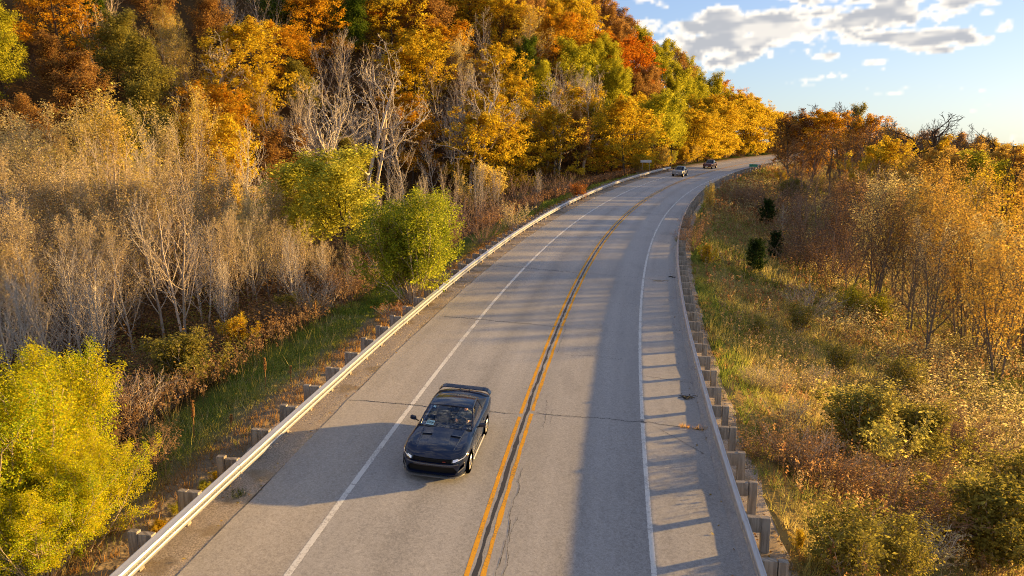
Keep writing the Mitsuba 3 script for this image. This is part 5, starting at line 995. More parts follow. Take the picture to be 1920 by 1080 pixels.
def weeds(s0, s1, o0, o1, n, h, seed, cols, head=.035, heads=9):
    """Dry stalks with tufted seed heads."""
    r = np.random.RandomState(seed)
    s, o = r.uniform(s0, s1, n), r.uniform(o0, o1, n)
    P = rp(s, o); z = ground_z(P[:, 0], P[:, 1])
    dens = meshkit.fbm(np.stack([P[:, 0] * .22, P[:, 1] * .22, z * 0], -1), 3, seed=seed)
    ok = in_view(P[:, 0], P[:, 1], z) & (dens > .42)
    P, z = P[ok], z[ok]; n = len(P)
    hh = h * r.uniform(.5, 1.2, n); a = r.uniform(0, 6.28, n); l = hh * r.uniform(0, .22, n)
    base = np.stack([P[:, 0], P[:, 1], z - .03], -1)
    top = base + np.stack([np.cos(a) * l, np.sin(a) * l, hh], -1)
    b = r.uniform(0, 6.28, n); w = .008
    d = np.stack([np.cos(b) * w, np.sin(b) * w, b * 0], -1)
    V1 = np.stack([base - d, base + d, top], 1).reshape(-1, 3)
    col = pick(cols, field(P, .3, seed + 3, r, .5), r)
    t = 1 - np.abs(r.normal(0, .16, (n, heads)))
    c = base[:, None] + (top - base)[:, None] * t[..., None] + r.normal(0, .035, (n, heads, 3))
    u = r.normal(0, 1, (n, heads, 3)); u /= np.linalg.norm(u, axis=-1, keepdims=True)
    v = np.cross(u, r.normal(0, 1, (n, heads, 3))); v /= np.linalg.norm(v, axis=-1, keepdims=True)
    sz = head * r.uniform(.6, 1.4, (n, heads, 1))
    V2 = np.stack([c - u * sz, c + u * sz, c + v * sz * 1.3], 2).reshape(-1, 3)
    C1 = np.repeat(col * .6, 3, 0); C2 = np.repeat(np.repeat(col, heads, 0) * r.lognormal(0, .2, (n * heads, 1)), 3, 0)
    V = np.vstack([V1, V2])
    return V, np.arange(len(V)).reshape(-1, 3), np.clip(np.vstack([C1, C2]), .004, .8)
W_TAN, W_RUST = [(.36, .26, .13), (.45, .34, .18), (.28, .18, .09)], [(.32, .16, .075), (.40, .24, .11), (.26, .13, .06), (.42, .32, .17)]
dw = join([weeds(12, 48, 8.2, 26, 5200, .95, 21, W_TAN), weeds(13, 34, 8.0, 17, 1800, 1.1, 22, W_RUST), weeds(48, 120, 8, 34, 5200, 1.2, 23, W_TAN + W_RUST, .06), weeds(100, 190, 8, 20, 1800, 1.5, 24, W_RUST, .10)])
put('dry_weeds', ply(dw[:2], 'leaf', color=dw[2]), label='tan and rust seed stalks standing in the grass right of the road', cat='weeds', kind='stuff')
dl = join([weeds(14, 62, -11.0, -17, 3600, 1.15, 31, [(.22, .13, .07), (.30, .20, .11), (.17, .10, .05)], .04), weeds(60, 150, -9.6, -16, 3000, 1.3, 32, [(.24, .14, .08), (.30, .18, .10), (.16, .09, .05)], .07)])
put('goldenrod', ply(dl[:2], 'leaf', color=dl[2]), label='brown faded goldenrod along the lower edge of the left verge', cat='weeds', kind='stuff')

# leaves blown onto the shoulders and into the grass
_r = np.random.RandomState(77)
_n = 5200
_s, _o = _r.uniform(9, 75, _n), np.where(_r.uniform(0, 1, _n) < .6, _r.uniform(-13.5, -6.2, _n), _r.uniform(5.6, 9.0, _n))
_o = np.where((_o > 5) & (_o < 6.6) & (_r.uniform(0, 1, _n) < .75), _o + 1.6, _o)
_P = rp(_s, _o); _g = ground_z(_P[:, 0], _P[:, 1]) + .02
_P[:, 2] = np.where(np.abs(_o) < 8.4, np.maximum(_P[:, 2] - np.where(np.abs(_o) > 6.5, .05, -.012), _g), _g)
_a = _r.uniform(0, 6.283, _n); _z = _r.uniform(.03, .055, _n)[:, None]
_u = np.stack([np.cos(_a), np.sin(_a), _r.normal(0, .25, _n)], -1) * _z; _w = np.stack([-np.sin(_a), np.cos(_a), _r.normal(0, .25, _n)], -1) * _z * .6
_P[:, 2] += .015
_V = np.stack([_P - _u, _P + _w, _P + _u, _P - _w], 1).reshape(-1, 3); _i = np.arange(_n)[:, None] * 4
_c = np.array([(.45, .28, .06), (.34, .18, .07), (.24, .14, .07), (.50, .38, .10)])[_r.randint(0, 4, _n)] * _r.uniform(.7, 1.2, (_n, 1))
put('fallen_leaves', ply((_V, np.vstack([_i + [0, 1, 2], _i + [0, 2, 3]])), 'leaf', color=np.repeat(_c, 4, 0)), label='yellow and brown leaves blown along both shoulders of the road', cat='leaves', kind='stuff')

# undergrowth under the woods
_scrub = dict(SPEC['twigs']); _scrub.update(H=2.0, stems=6, fan=48, r=.018, levels=[dict(segs=3, bend=.14, up=.1, taper=.3), dict(n=5, angle=40, ratio=.5, segs=2, bend=.18, up=.1, **{'from': .2})])
proto('scrub', _scrub, 83, ['brown', 'olive', 'straw', 'rust', 'litter'], 'red', per=15, size=.105, spread=.24)
rs = np.random.RandomState(12)
def undergrowth(name, label, boxes, shares, cat='undergrowth'):
    n = 0
    key = name
    for s0, s1, o0, o1, m, hmin, hmax in boxes:
        s, o = rs.uniform(s0, s1, m), rs.uniform(o0, o1, m)
        P = rp(s, o); z = ground_z(P[:, 0], P[:, 1])
        ok = in_view(P[:, 0], P[:, 1], z, 60)
        for (x, y, _), zz in zip(P[ok], z[ok]):
            n += 1
            pal = shares[rs.randint(len(shares))]
            h = rs.uniform(hmin, hmax); k = h / PROTO[f'scrub_{pal}']
            m_ = T().translate([float(x), float(y), float(zz)]).rotate([0, 0, 1], float(rs.uniform(0, 360))).scale([k * 1.3, k * 1.3, k])
            scene[f'{name}__{n:03d}'] = {'type': 'instance', 'to_world': m_, 'shapegroup': {'type': 'ref', 'id': f'scrub_{pal}'}}
    tell(name, label, cat, kind='stuff')
undergrowth('left_undergrowth', 'brown and olive undergrowth below the trees of the left valley and hill', [(16, 62, -12.6, -19, 300, .7, 1.8), (16, 75, -18, -44, 420, .8, 2.2), (40, 150, -14, -60, 700, 1.0, 2.6), (30, 240, -40, -150, 1500, 1.2, 3.0), (130, 290, -13, -45, 380, 1.0, 2.6)], ['litter', 'litter', 'brown', 'olive', 'litter', 'rust'])
undergrowth('right_undergrowth', 'brown and straw undergrowth on the valley floor right of the road', [(30, 110, 17, 48, 620, .7, 1.9), (95, 210, 9, 45, 420, 1.0, 2.6)], ['brown', 'straw', 'olive', 'straw', 'straw'])
# ---------------------------------------------------------------- vehicles
scene['black_paint'] = {'type': 'principled', 'base_color': {'type': 'rgb', 'value': [.003, .009, .032]}, 'roughness': .10, 'specular': .45, 'clearcoat': .6, 'clearcoat_gloss': .98}
scene['black_trim'] = {'type': 'principled', 'base_color': {'type': 'rgb', 'value': [.008, .008, .008]}, 'roughness': .5, 'specular': .2}
scene['rubber'] = {'type': 'principled', 'base_color': {'type': 'rgb', 'value': [.020, .019, .018]}, 'roughness': .8}
scene['grey_trim'] = {'type': 'principled', 'base_color': {'type': 'rgb', 'value': [.34, .34, .33]}, 'metallic': .5, 'roughness': .35}
scene['dull_trim'] = {'type': 'principled', 'base_color': {'type': 'rgb', 'value': [.10, .10, .10]}, 'roughness': .4}
scene['alloy'] = {'type': 'principled', 'base_color': {'type': 'rgb', 'value': [.52, .50, .46]}, 'metallic': .9, 'roughness': .28}
scene['lamp_glass'] = {'type': 'principled', 'base_color': {'type': 'rgb', 'value': [.80, .82, .84]}, 'metallic': .6, 'roughness': .12, 'clearcoat': 1.0}
scene['amber_lens'] = {'type': 'principled', 'base_color': {'type': 'rgb', 'value': [.65, .25, .02]}, 'roughness': .15, 'clearcoat': 1.0}
scene['red_enamel'] = {'type': 'principled', 'base_color': {'type': 'rgb', 'value': [.25, .03, .02]}, 'roughness': .35}
scene['window_glass'] = {'type': 'thindielectric', 'int_ior': 1.5}
scene['dark_glass'] = {'type': 'principled', 'base_color': {'type': 'rgb', 'value': [.012, .015, .018]}, 'roughness': .06, 'specular': .6}
scene['cabin'] = {'type': 'principled', 'base_color': {'type': 'rgb', 'value': [.022, .022, .024]}, 'roughness': .65}
scene['leather'] = {'type': 'principled', 'base_color': {'type': 'rgb', 'value': [.055, .050, .046]}, 'roughness': .55}
scene['skin'] = {'type': 'principled', 'base_color': {'type': 'rgb', 'value': [.52, .30, .20]}, 'roughness': .5}
scene['shirt'] = {'type': 'principled', 'base_color': {'type': 'rgb', 'value': [.055, .085, .10]}, 'roughness': .85}
scene['hair'] = {'type': 'principled', 'base_color': {'type': 'rgb', 'value': [.035, .022, .014]}, 'roughness': .6}
scene['pale_print'] = {'type': 'twosided', 'bsdf': {'type': 'diffuse', 'reflectance': {'type': 'rgb', 'value': [.42, .62, .64]}}}
scene['print_ink'] = {'type': 'twosided', 'bsdf': {'type': 'diffuse', 'reflectance': {'type': 'rgb', 'value': [.05, .10, .12]}}}

from scipy.interpolate import PchipInterpolator
def loft(stations, section, nx=60, fine=0):
    """A closed hull lofted along x. stations: rows (x, params...); section(params) -> half outline (y, z), from the bottom centre to the top centre."""
    st = np.array(sorted(stations)); f = PchipInterpolator(st[:, 0], st[:, 1:])
    t = np.linspace(0, 1, nx); xs = st[0, 0] + (st[-1, 0] - st[0, 0]) * (.5 - .5 * np.cos(np.pi * t)) * .55 + (st[-1, 0] - st[0, 0]) * t * .45
    rings = []
    for x in xs:
        h = np.array(section(*f(x)))
        if fine:                                     # round the outline through its points
            d_ = np.concatenate([[0], np.cumsum(np.linalg.norm(np.diff(h, axis=0), axis=1))]); u_ = np.unique(np.concatenate([d_, np.linspace(0, d_[-1], fine)]))
            h = PchipInterpolator(d_, h)(u_[np.concatenate([[True], np.diff(u_) > 1e-4])])
            h = np.array([np.interp(np.linspace(0, 1, fine), np.linspace(0, 1, len(h)), h[:, c_]) for c_ in (0, 1)]).T
        full = np.vstack([h, (h * [-1, 1])[-2:0:-1]])
        rings.append(np.column_stack([np.full(len(full), x), full]))
    m = len(rings[0]); V = np.vstack(rings + [rings[0].mean(0)[None], rings[-1].mean(0)[None]])
    F_ = []
    for i in range(nx - 1):
        for j in range(m):
            a, b, c, d = i * m + j, i * m + (j + 1) % m, (i + 1) * m + (j + 1) % m, (i + 1) * m + j
            F_ += [[a, b, c], [a, c, d]]
    for j in range(m):
        F_ += [[nx * m, (j + 1) % m, j], [nx * m + 1, (nx - 1) * m + j, (nx - 1) * m + (j + 1) % m]]
    t_ = trimesh.Trimesh(V, np.array(F_), process=False)
    if t_.volume < 0: t_.invert()
    return t_

def solid(t):
    return m3.Manifold(m3.Mesh(np.asarray(t.vertices, np.float32), np.asarray(t.faces, np.uint32)))
def mbox(x0, x1, y0, y1, z0, z1):
    return m3.Manifold.cube([x1 - x0, y1 - y0, z1 - z0]).translate([x0, y0, z0])
def ycyl(x, y0, y1, z, r, n=36):
    return m3.Manifold.cylinder(y1 - y0, r, r, n).rotate([-90, 0, 0]).translate([x, y0, z])
def hull_of(points, r, n=12):
    if np.isscalar(r): r = [r] * len(points)
    return m3.Manifold.batch_hull([m3.Manifold.sphere(q, n).translate([float(c) for c in p]) for p, q in zip(points, r)])
def chain(points, r, n=12):
    if np.isscalar(r): r = [r] * len(points)
    return m3.Manifold.batch_boolean([hull_of(points[i:i + 2], r[i:i + 2], n) for i in range(len(points) - 1)], m3.OpType.Add)
def patch(P00, P10, P11, P01, nu=10, nv=6, bow_u=(0, 0, 0), bow_v=(0, 0, 0)):
    """A curved four-sided sheet; bow pushes the middle out along a vector."""
    u, v = np.meshgrid(np.linspace(0, 1, nu), np.linspace(0, 1, nv), indexing='ij')
    u, v = u[..., None], v[..., None]
    P = (1 - u) * (1 - v) * np.array(P00) + u * (1 - v) * np.array(P10) + u * v * np.array(P11) + (1 - u) * v * np.array(P01)
    P = P + 4 * u * (1 - u) * np.array(bow_u) + 4 * v * (1 - v) * np.array(bow_v)
    i, j = np.meshgrid(np.arange(nu - 1), np.arange(nv - 1), indexing='ij')
    q = np.stack([i * nv + j, (i + 1) * nv + j, (i + 1) * nv + j + 1, i * nv + j + 1], -1).reshape(-1, 4)
    return P.reshape(-1, 3), q
def thick(sheet, nrm, d):
    """The sheet given thickness d along nrm, as a closed solid."""
    V, q = sheet
    V2 = V - np.array(nrm) * d
    f = np.vstack([q[:, [0, 1, 2]], q[:, [0, 2, 3]]])
    e = {}
    for t in f:
        for a, b in ((t[0], t[1]), (t[1], t[2]), (t[2], t[0])): e[(a, b)] = 1
    rim = [(a, b) for a, b in e if (b, a) not in e]
    n = len(V)
    sides = [[b, a, a + n] for a, b in rim] + [[b, a + n, b + n] for a, b in rim]
    return trimesh.Trimesh(np.vstack([V, V2]), np.vstack([f, f[:, ::-1] + n, sides]), process=False)

def frame_at(s, o, toward=True):
    """Pose on the road: x ahead of the vehicle, y to its left, z off the banked surface."""
    p = rp(s, o); t = rp(s + .5, o) - rp(s - .5, o); t /= np.linalg.norm(t)
    r = rp(s, o + .5) - rp(s, o - .5); r /= np.linalg.norm(r)
    f, l = (-t, r) if toward else (t, -r)
    l = l - f * (l @ f); l /= np.linalg.norm(l)
    M = np.eye(4); M[:3, 0], M[:3, 1], M[:3, 2], M[:3, 3] = f, l, np.cross(f, l), p + [0, 0, .006]
    return T(M.tolist())

def wheel_parts(r, w, spokes, pos_y):
    """Tyre and rim about the y axis; outer face towards +y."""
    prof = np.array([[r * .66, -w / 2], [r * .90, -w / 2 - .008], [r * .975, -w / 2 + .02], [r, -w / 2 + .06], [r, w / 2 - .06], [r * .975, w / 2 - .02], [r * .90, w / 2 + .008], [r * .66, w / 2], [r * .64, 0], [r * .66, -w / 2]])
    tyre = trimesh.creation.revolve(prof[::-1], sections=36); tyre.apply_transform(trimesh.transformations.rotation_matrix(-math.pi / 2, [1, 0, 0]))
    rim_prof = np.array([[r * .66, w / 2 - .005], [r * .61, w / 2 - .012], [r * .58, w / 2 - .05], [r * .57, -w / 2 + .02], [r * .66, -w / 2 + .02]])
    barrel = trimesh.creation.revolve(rim_prof, sections=36); barrel.apply_transform(trimesh.transformations.rotation_matrix(-math.pi / 2, [1, 0, 0]))
    bars = [barrel]
    for k in range(spokes):
        a = 2 * math.pi * k / spokes
        for da in (-.13, .13):
            m = chain([[math.cos(a + da * .5) * .05, w / 2 - .035, math.sin(a + da * .5) * .05], [math.cos(a + da) * r * .62, w / 2 - .03, math.sin(a + da) * r * .62]], [.020, .016], 8).to_mesh()
            bars.append(trimesh.Trimesh(m.vert_properties[:, :3], m.tri_verts, process=False))
    hub = trimesh.creation.cylinder(.075, .03, sections=20); hub.apply_transform(trimesh.transformations.rotation_matrix(math.pi / 2, [1, 0, 0])); hub.apply_translation([0, w / 2 - .03, 0])
    disc = trimesh.creation.cylinder(r * .50, .02, sections=28); disc.apply_transform(trimesh.transformations.rotation_matrix(math.pi / 2, [1, 0, 0])); disc.apply_translation([0, -.01, 0])
    return tyre, trimesh.util.concatenate(bars + [hub]), disc

def vehicle_wheels(root, M, axles, track, r, w, spokes, rim_mat='alloy'):
    tyre, rim, disc = wheel_parts(r, w, spokes, 0)
    ty, rm, dk = ply(tyre, 'rubber', smooth=35), ply(rim, rim_mat, smooth=30), ply(disc, 'grey_trim')
    for x in axles:
        for sd in (1, -1):
            m = M @ T().translate([x, sd * (track - w / 2), r]) @ (T().rotate([0, 0, 1], 0 if sd > 0 else 180))
            wk = key_for('wheel', root)
            scene[wk + '__tyre'] = {**ty, 'to_world': m}; scene[wk + '__rim'] = {**rm, 'to_world': m}; scene[wk + '__brake_disc'] = {**dk, 'to_world': m}

# ---- the black coupe
CAR = frame_at(22.25, -1.98)
car = key_for('coupe')
tell(car, 'glossy black two-door coupe with rear wing, driving towards the viewer in the left lane', 'car')
def cput(name, mesh, mat, smooth=30, parent=car, label=None):
    return put(name, ply(mesh, mat, smooth=smooth, to_world=CAR), parent, label=label)
def sec(w, zb, zsh, zt):
    return [(0, zb), (w * .80, zb), (w * .93, zb + .03), (w * .975, zb + .13), (w * .985, (zb + zsh) * .5 - .02), (w * 1.0, zsh - .17), (w * .985, zsh - .06), (w * .93, zsh + .005), (w * .82, zsh + .035), (w * .62, zt - .012), (w * .3, zt + .008), (0, zt + .014)]
STN = [(2.41, .32, .32, .54, .605), (2.39, .50, .27, .575, .645), (2.33, .68, .21, .625, .70), (2.20, .80, .175, .685, .765), (2.0, .89, .16, .765, .825), (1.76, .938, .16, .83, .868), (1.5, .955, .16, .865, .885), (1.05, .945, .16, .885, .93), (.6, .938, .16, .895, .97), (0, .935, .16, .91, .97), (-.7, .94, .16, .93, .98),
       (-1.19, .962, .17, .965, 1.02), (-1.7, .955, .20, .985, 1.05), (-2.1, .92, .25, .985, 1.07), (-2.3, .865, .31, .965, 1.05), (-2.38, .80, .36, .93, 1.0)]
hullb = solid(loft(STN, sec, 90, 34))
for ax in (1.52, -1.20):
    for sd in (1, -1):
        hullb = hullb - ycyl(ax, *((.66, 1.2) if sd > 0 else (-1.2, -.66)), .345, .385)
hullb = hullb - mbox(-1.55, .42, -.74, .74, .40, 1.3)                                             # cabin
grille_cut = m3.CrossSection([[(-.60, .585), (.60, .585), (.66, .655), (.56, .705), (-.56, .705), (-.66, .655)]]).extrude(.30).rotate([90, 0, 90]).translate([2.18, 0, 0])
low_cut = m3.CrossSection([[(-.66, .27), (.66, .27), (.72, .36), (.62, .50), (-.62, .50), (-.72, .36)]]).extrude(.40).rotate([90, 0, 90]).translate([2.10, 0, 0])
hullb = hullb - grille_cut - low_cut
for sd in (1, -1):                                                                                # corner ducts and hood vents
    duct = m3.CrossSection([[(.745, .34), (.87, .42), (.86, .55), (.76, .48)]] if sd > 0 else [[(-.745, .34), (-.76, .48), (-.86, .55), (-.87, .42)]]).extrude(.6).rotate([90, 0, 90]).translate([1.97, 0, 0])
    hullb = hullb - duct
    hullb = hullb - mbox(1.18, 1.30, sd * .42 - .15, sd * .42 + .15, .885, 1.0)
cput('body', hullb, 'black_paint', 32)
NX = lambda y: float(np.interp(abs(y), [0, .32, .50, .68, .80, .89, .938], [2.412, 2.41, 2.39, 2.33, 2.20, 2.0, 1.76]))
cput('grille', thick(patch((2.24, -.66, .58), (2.24, .66, .58), (2.22, .60, .71), (2.22, -.60, .71), 16, 3, (.09, 0, 0)), (1, 0, 0), .02), 'black_trim', False)
cput('lower_grille', thick(patch((2.20, -.74, .26), (2.20, .74, .26), (2.20, .66, .51), (2.20, -.66, .51), 16, 3, (.08, 0, 0)), (1, 0, 0), .02), 'black_trim', False)
bars = [chain([[NX(y) - .05, y, z] for y in np.linspace(-.58, .58, 11)], .008, 6) for z in (.615, .645, .675)]
cput('grille_bars', m3.Manifold.batch_boolean(bars, m3.OpType.Add), 'black_trim', False)
cput('bumper_strip', chain([[NX(y) + .004, y, .548 + .02 * (abs(y) / .7) ** 2] for y in np.linspace(-.72, .72, 17)], 0.016, 8), 'dull_trim')
cput('splitter', m3.Manifold.batch_boolean([m3.Manifold.batch_hull([hull_of([[NX(a) + .012, a, .19], [NX(a) - .12, a, .19]], .011, 6), hull_of([[NX(b) + .012, b, .19], [NX(b) - .12, b, .19]], .011, 6)]) for a, b in zip(np.linspace(-.88, .88, 18), np.linspace(-.88, .88, 18)[1:])], m3.OpType.Add), 'dull_trim', 30)
cput('emblem', mbox(2.36, 2.385, .30, .39, .632, .652), 'red_enamel', False)
for sd in (1, -1):
    lamp = thick(patch((2.375, sd * .56, .625), (2.04, sd * .89, .70), (1.94, sd * .905, .785), (2.30, sd * .56, .715), 8, 4, (.03, sd * .035, 0)), (.75, sd * .6, .25), .02)
    if lamp.volume < 0: lamp.invert()
    hk = cput('headlight', lamp, 'dark_glass', 40)
    cput('lamp_bar', m3.Manifold.batch_boolean([hull_of([[2.362, sd * .60, .650], [2.325, sd * .60, .700], [2.265, sd * .72, .675], [2.245, sd * .715, .712]], .013, 8), chain([[2.265, sd * .72, .68], [2.10, sd * .842, .705], [1.99, sd * .895, .755]], [.015, .011, .007], 8)], m3.OpType.Add), 'lamp_glass', 30, hk)
    cput('side_marker', chain([[1.93, sd * .908, .72], [1.84, sd * .926, .745]], .015, 8), 'amber_lens')
    cput('fog_surround', chain([[NX(.735) + .01, sd * .735, .34], [NX(.87) + .01, sd * .875, .43], [NX(.865) + .01, sd * .868, .55]], .017, 8), 'dull_trim')
    cput('hood_vent', mbox(1.19, 1.29, sd * .42 - .14, sd * .42 + .14, .878, .892), 'black_trim', False)
    cput('hood_crease', chain([[1.95, sd * .52, .828], [1.35, sd * .57, .897], [.80, sd * .62, .945]], [.012, .022, .012], 8), 'black_paint')
    cput('vent_lip', chain([[1.16, sd * .42 - .15, .918], [1.16, sd * .42 + .15, .918]], .008, 6), 'grey_trim')
    mk = cput('mirror', hull_of([[.42, sd * 1.00, .99], [.40, sd * 1.13, 1.0], [.40, sd * 1.12, 1.06], [.42, sd * 1.01, 1.05]], .038, 12), 'black_paint')
    cput('mirror_stalk', chain([[.44, sd * .90, .95], [.43, sd * 1.02, 1.0]], .02, 8), 'black_trim', 30, mk)
    cput('side_skirt', chain([[1.02, sd * .945, .20], [-.75, sd * .95, .205]], .028, 8), 'grey_trim')
    cput('door_seam', chain([[.50, sd * .945, .80], [.42, sd * .938, .30]], .004, 6), 'black_trim')
    hd = cput('door_handle', chain([[-.52, sd * .948, .80], [-.70, sd * .950, .805]], .014, 8), 'black_paint')
    # pillars, roof rails and rear quarters
    cput('pillar', chain([[.66, sd * .785, .955], [.30, sd * .745, 1.15], [-.06, sd * .655, 1.322]], [.032, .027, .026], 10), 'black_paint')
    cput('roof_rail', chain([[-.06, sd * .652, 1.325], [-.45, sd * .642, 1.352], [-.86, sd * .615, 1.33]], .030, 10), 'black_paint')
    quarter = thick(patch((-.95, sd * .83, .965), (-1.85, sd * .80, 1.02), (-1.55, sd * .69, 1.10), (-.86, sd * .63, 1.34), 9, 5, (0, sd * .01, .01), (0, sd * .03, 0)), (0, sd * .85, .5), .03)
    if quarter.volume < 0: quarter.invert()
    cput('rear_quarter', quarter, 'black_paint', 40)
    cput('side_window', patch((.52, sd * .815, .935), (-.95, sd * .825, .965), (-.84, sd * .64, 1.32), (-.02, sd * .672, 1.306), 10, 5, (0, sd * .012, 0), (0, sd * .02, 0)), 'window_glass', True)
    cput('tail_lamp', hull_of([[-2.385, sd * .50, .86], [-2.36, sd * .78, .87], [-2.385, sd * .50, .93], [-2.36, sd * .77, .94]], .014, 8), 'red_enamel')
cput('windshield', patch((.70, -.775, .955), (.70, .775, .955), (-.06, .645, 1.325), (-.06, -.645, 1.325), 14, 8, (.11, 0, .02), (.03, 0, .03)), 'window_glass', True)
cput('cowl', thick(patch((.80, -.78, .93), (.80, .78, .93), (.66, .74, .953), (.66, -.74, .953), 14, 3, (.11, 0, .01)), (0, 0, 1), .02), 'black_trim', 30)
for y0, y1 in ((-.60, -.05), (-.02, .52)):
    cput('wiper', chain([[.80, y0, .965], [.74, y1, 1.005]], .008, 6), 'black_trim')
roof = thick(patch((-.05, -.655, 1.327), (-.05, .655, 1.327), (-.88, .62, 1.335), (-.88, -.62, 1.335), 14, 9, (.06, 0, .05), (0, 0, .030)), (0, 0, 1), .03)
if roof.volume < 0: roof.invert()
rk = cput('roof', roof, 'black_paint', 40)
cput('antenna_fin', hull_of([[-.84, 0, 1.40], [-.95, 0, 1.39], [-.93, 0, 1.435]], [.012, .014, .006], 8), 'black_paint', 30, rk)
cput('rear_window', patch((-.86, -.61, 1.335), (-.86, .61, 1.335), (-1.68, .66, 1.075), (-1.68, -.66, 1.075), 12, 8, (-.05, 0, .03), (0, 0, .02)), 'dark_glass', True)
wing = []
for y in np.linspace(-.86, .86, 19):
    e = max(0, (abs(y) - .70) / .16)
    wing.append([-2.16 - .02 * e, y, 1.145 - .13 * e ** 1.5])
wg = m3.Manifold.batch_boolean([m3.Manifold.batch_hull([hull_of([p, [p[0] - .20, p[1], p[2] + .035]], [.016, .010], 8), hull_of([q, [q[0] - .20, q[1], q[2] + .035]], [.016, .010], 8)]) for p, q in zip(wing, wing[1:])], m3.OpType.Add)
wk_ = cput('rear_wing', wg, 'black_paint', 40)
for y in (-.16, .16):
    cput('wing_strut', hull_of([[-2.14, y, 1.05], [-2.26, y, 1.04], [-2.18, y, 1.14], [-2.28, y, 1.15]], .012, 8), 'black_paint', 30, wk_)
vehicle_wheels(car, CAR, (1.52, -1.20), .955, .345, .255, 5)
# cabin
seat = lambda y: m3.Manifold.batch_boolean([hull_of([[-.05, y - .2, .52], [-.05, y + .2, .52], [-.52, y - .2, .48], [-.52, y + .2, .48]], .07, 12), hull_of([[-.56, y - .18, .52], [-.56, y + .18, .52], [-.76, y - .16, 1.0], [-.76, y + .16, 1.0]], .065, 12), hull_of([[-.78, y - .08, 1.06], [-.78, y + .08, 1.06], [-.80, y - .07, 1.15], [-.80, y + .07, 1.15]], .05, 12)], m3.OpType.Add)
for y in (.37, -.37):
    cput('seat', seat(y), 'leather', 40)
cput('dashboard', hull_of([[.55, -.68, .86], [.55, .68, .86], [.30, -.68, .84], [.30, .68, .84], [.40, -.68, .62], [.40, .68, .62]], .05, 10), 'cabin', 40)
cput('cabin_tub', mbox(-1.54, .41, -.735, .735, .36, .41), 'cabin', False)
SW = np.array([.10, .37, .86])
def wheel_point(a, r=.185):
    ax1, ax2 = np.array([0, 1, 0]), np.array([-.36, 0, .93])
    return SW + r * (math.cos(a) * ax1 + math.sin(a) * ax2)
cput('steering_wheel', m3.Manifold.batch_boolean([chain([wheel_point(a) for a in np.linspace(0, 2 * math.pi, 25)], .015, 8), chain([wheel_point(0), SW, wheel_point(math.pi)], .02, 8), chain([SW, SW + [.25, 0, -.1]], .03, 8)], m3.OpType.Add), 'cabin', 40)
cput('rear_view_mirror', hull_of([[.02, -.11, 1.255], [.02, .11, 1.255], [.02, -.10, 1.29], [.02, .10, 1.29]], .012, 8), 'black_trim')
pl_ = cput('sticker', patch((.735, -.60, 1.0), (.765, -.36, 1.0), (.615, -.34, 1.075), (.58, -.57, 1.075), 4, 3), 'pale_print', False)
Vs, Fs, at_ = [], [], 0
for k in range(8):                                        # rows of upright strokes, too small in the photograph to be read
    u0 = .07 + k * .115
    c = lambda u, v: (1 - u) * (1 - v) * np.array([.735, -.60, 1.0]) + u * (1 - v) * np.array([.765, -.36, 1.0]) + u * v * np.array([.615, -.34, 1.075]) + (1 - u) * v * np.array([.58, -.57, 1.075]) + [.004, 0, .006]
    w_ = .045 if k % 3 else .07
    Vs += [c(u0, .25), c(u0 + w_, .25), c(u0 + w_, .8 - .1 * (k % 2)), c(u0, .8 - .1 * (k % 2))]; Fs.append([at_, at_ + 1, at_ + 2, at_ + 3]); at_ += 4
cput('sticker_strokes', (np.array(Vs), np.array(Fs)), 'print_ink', False, pl_)
cput('sticker', patch((.02, -.555, 1.272), (.06, -.47, 1.272), (.0, -.455, 1.305), (-.04, -.54, 1.305), 3, 3), 'pale_print', False)

# ---- the driver, seated, both hands on the wheel
def smooth_body(parts, edge=.012, it=8):
    m = m3.Manifold.batch_boolean(parts, m3.OpType.Add).refine_to_length(edge).to_mesh()
    t = trimesh.Trimesh(m.vert_properties[:, :3], m.tri_verts, process=True)
    return trimesh.smoothing.filter_taubin(t, iterations=it)
drv = key_for('person')
tell(drv, 'driver of the black coupe in a dark shirt, both hands on the steering wheel', 'person')
hipc, chest, neck, head = np.array([-.45, .37, .60]), np.array([-.56, .37, .92]), np.array([-.55, .37, 1.06]), np.array([-.50, .37, 1.165])
bp = [hull_of([hipc + [0, -.12, 0], hipc + [0, .12, 0], chest + [0, -.14, -.05], chest + [0, .14, -.05]], [.10, .10, .095, .095], 16), hull_of([chest + [0, -.14, 0], chest + [0, .14, 0], neck + [0, 0, -.02]], [.085, .085, .055], 16), chain([neck + [0, 0, -.03], neck + [.01, 0, .05]], .052, 14),
      hull_of([head + [.0, 0, .035], head + [-.025, 0, .03], head + [.035, 0, -.055], head + [.03, 0, -.02]], [.078, .078, .050, .06], 18), chain([head + [.088, 0, .012], head + [.102, 0, -.018]], [.010, .015], 8)]
bp += [hull_of([head + [-.005, sd * .078, .0], head + [-.010, sd * .080, .03]], .014, 8) for sd in (1, -1)]
slv = [bp[0], bp[1]]
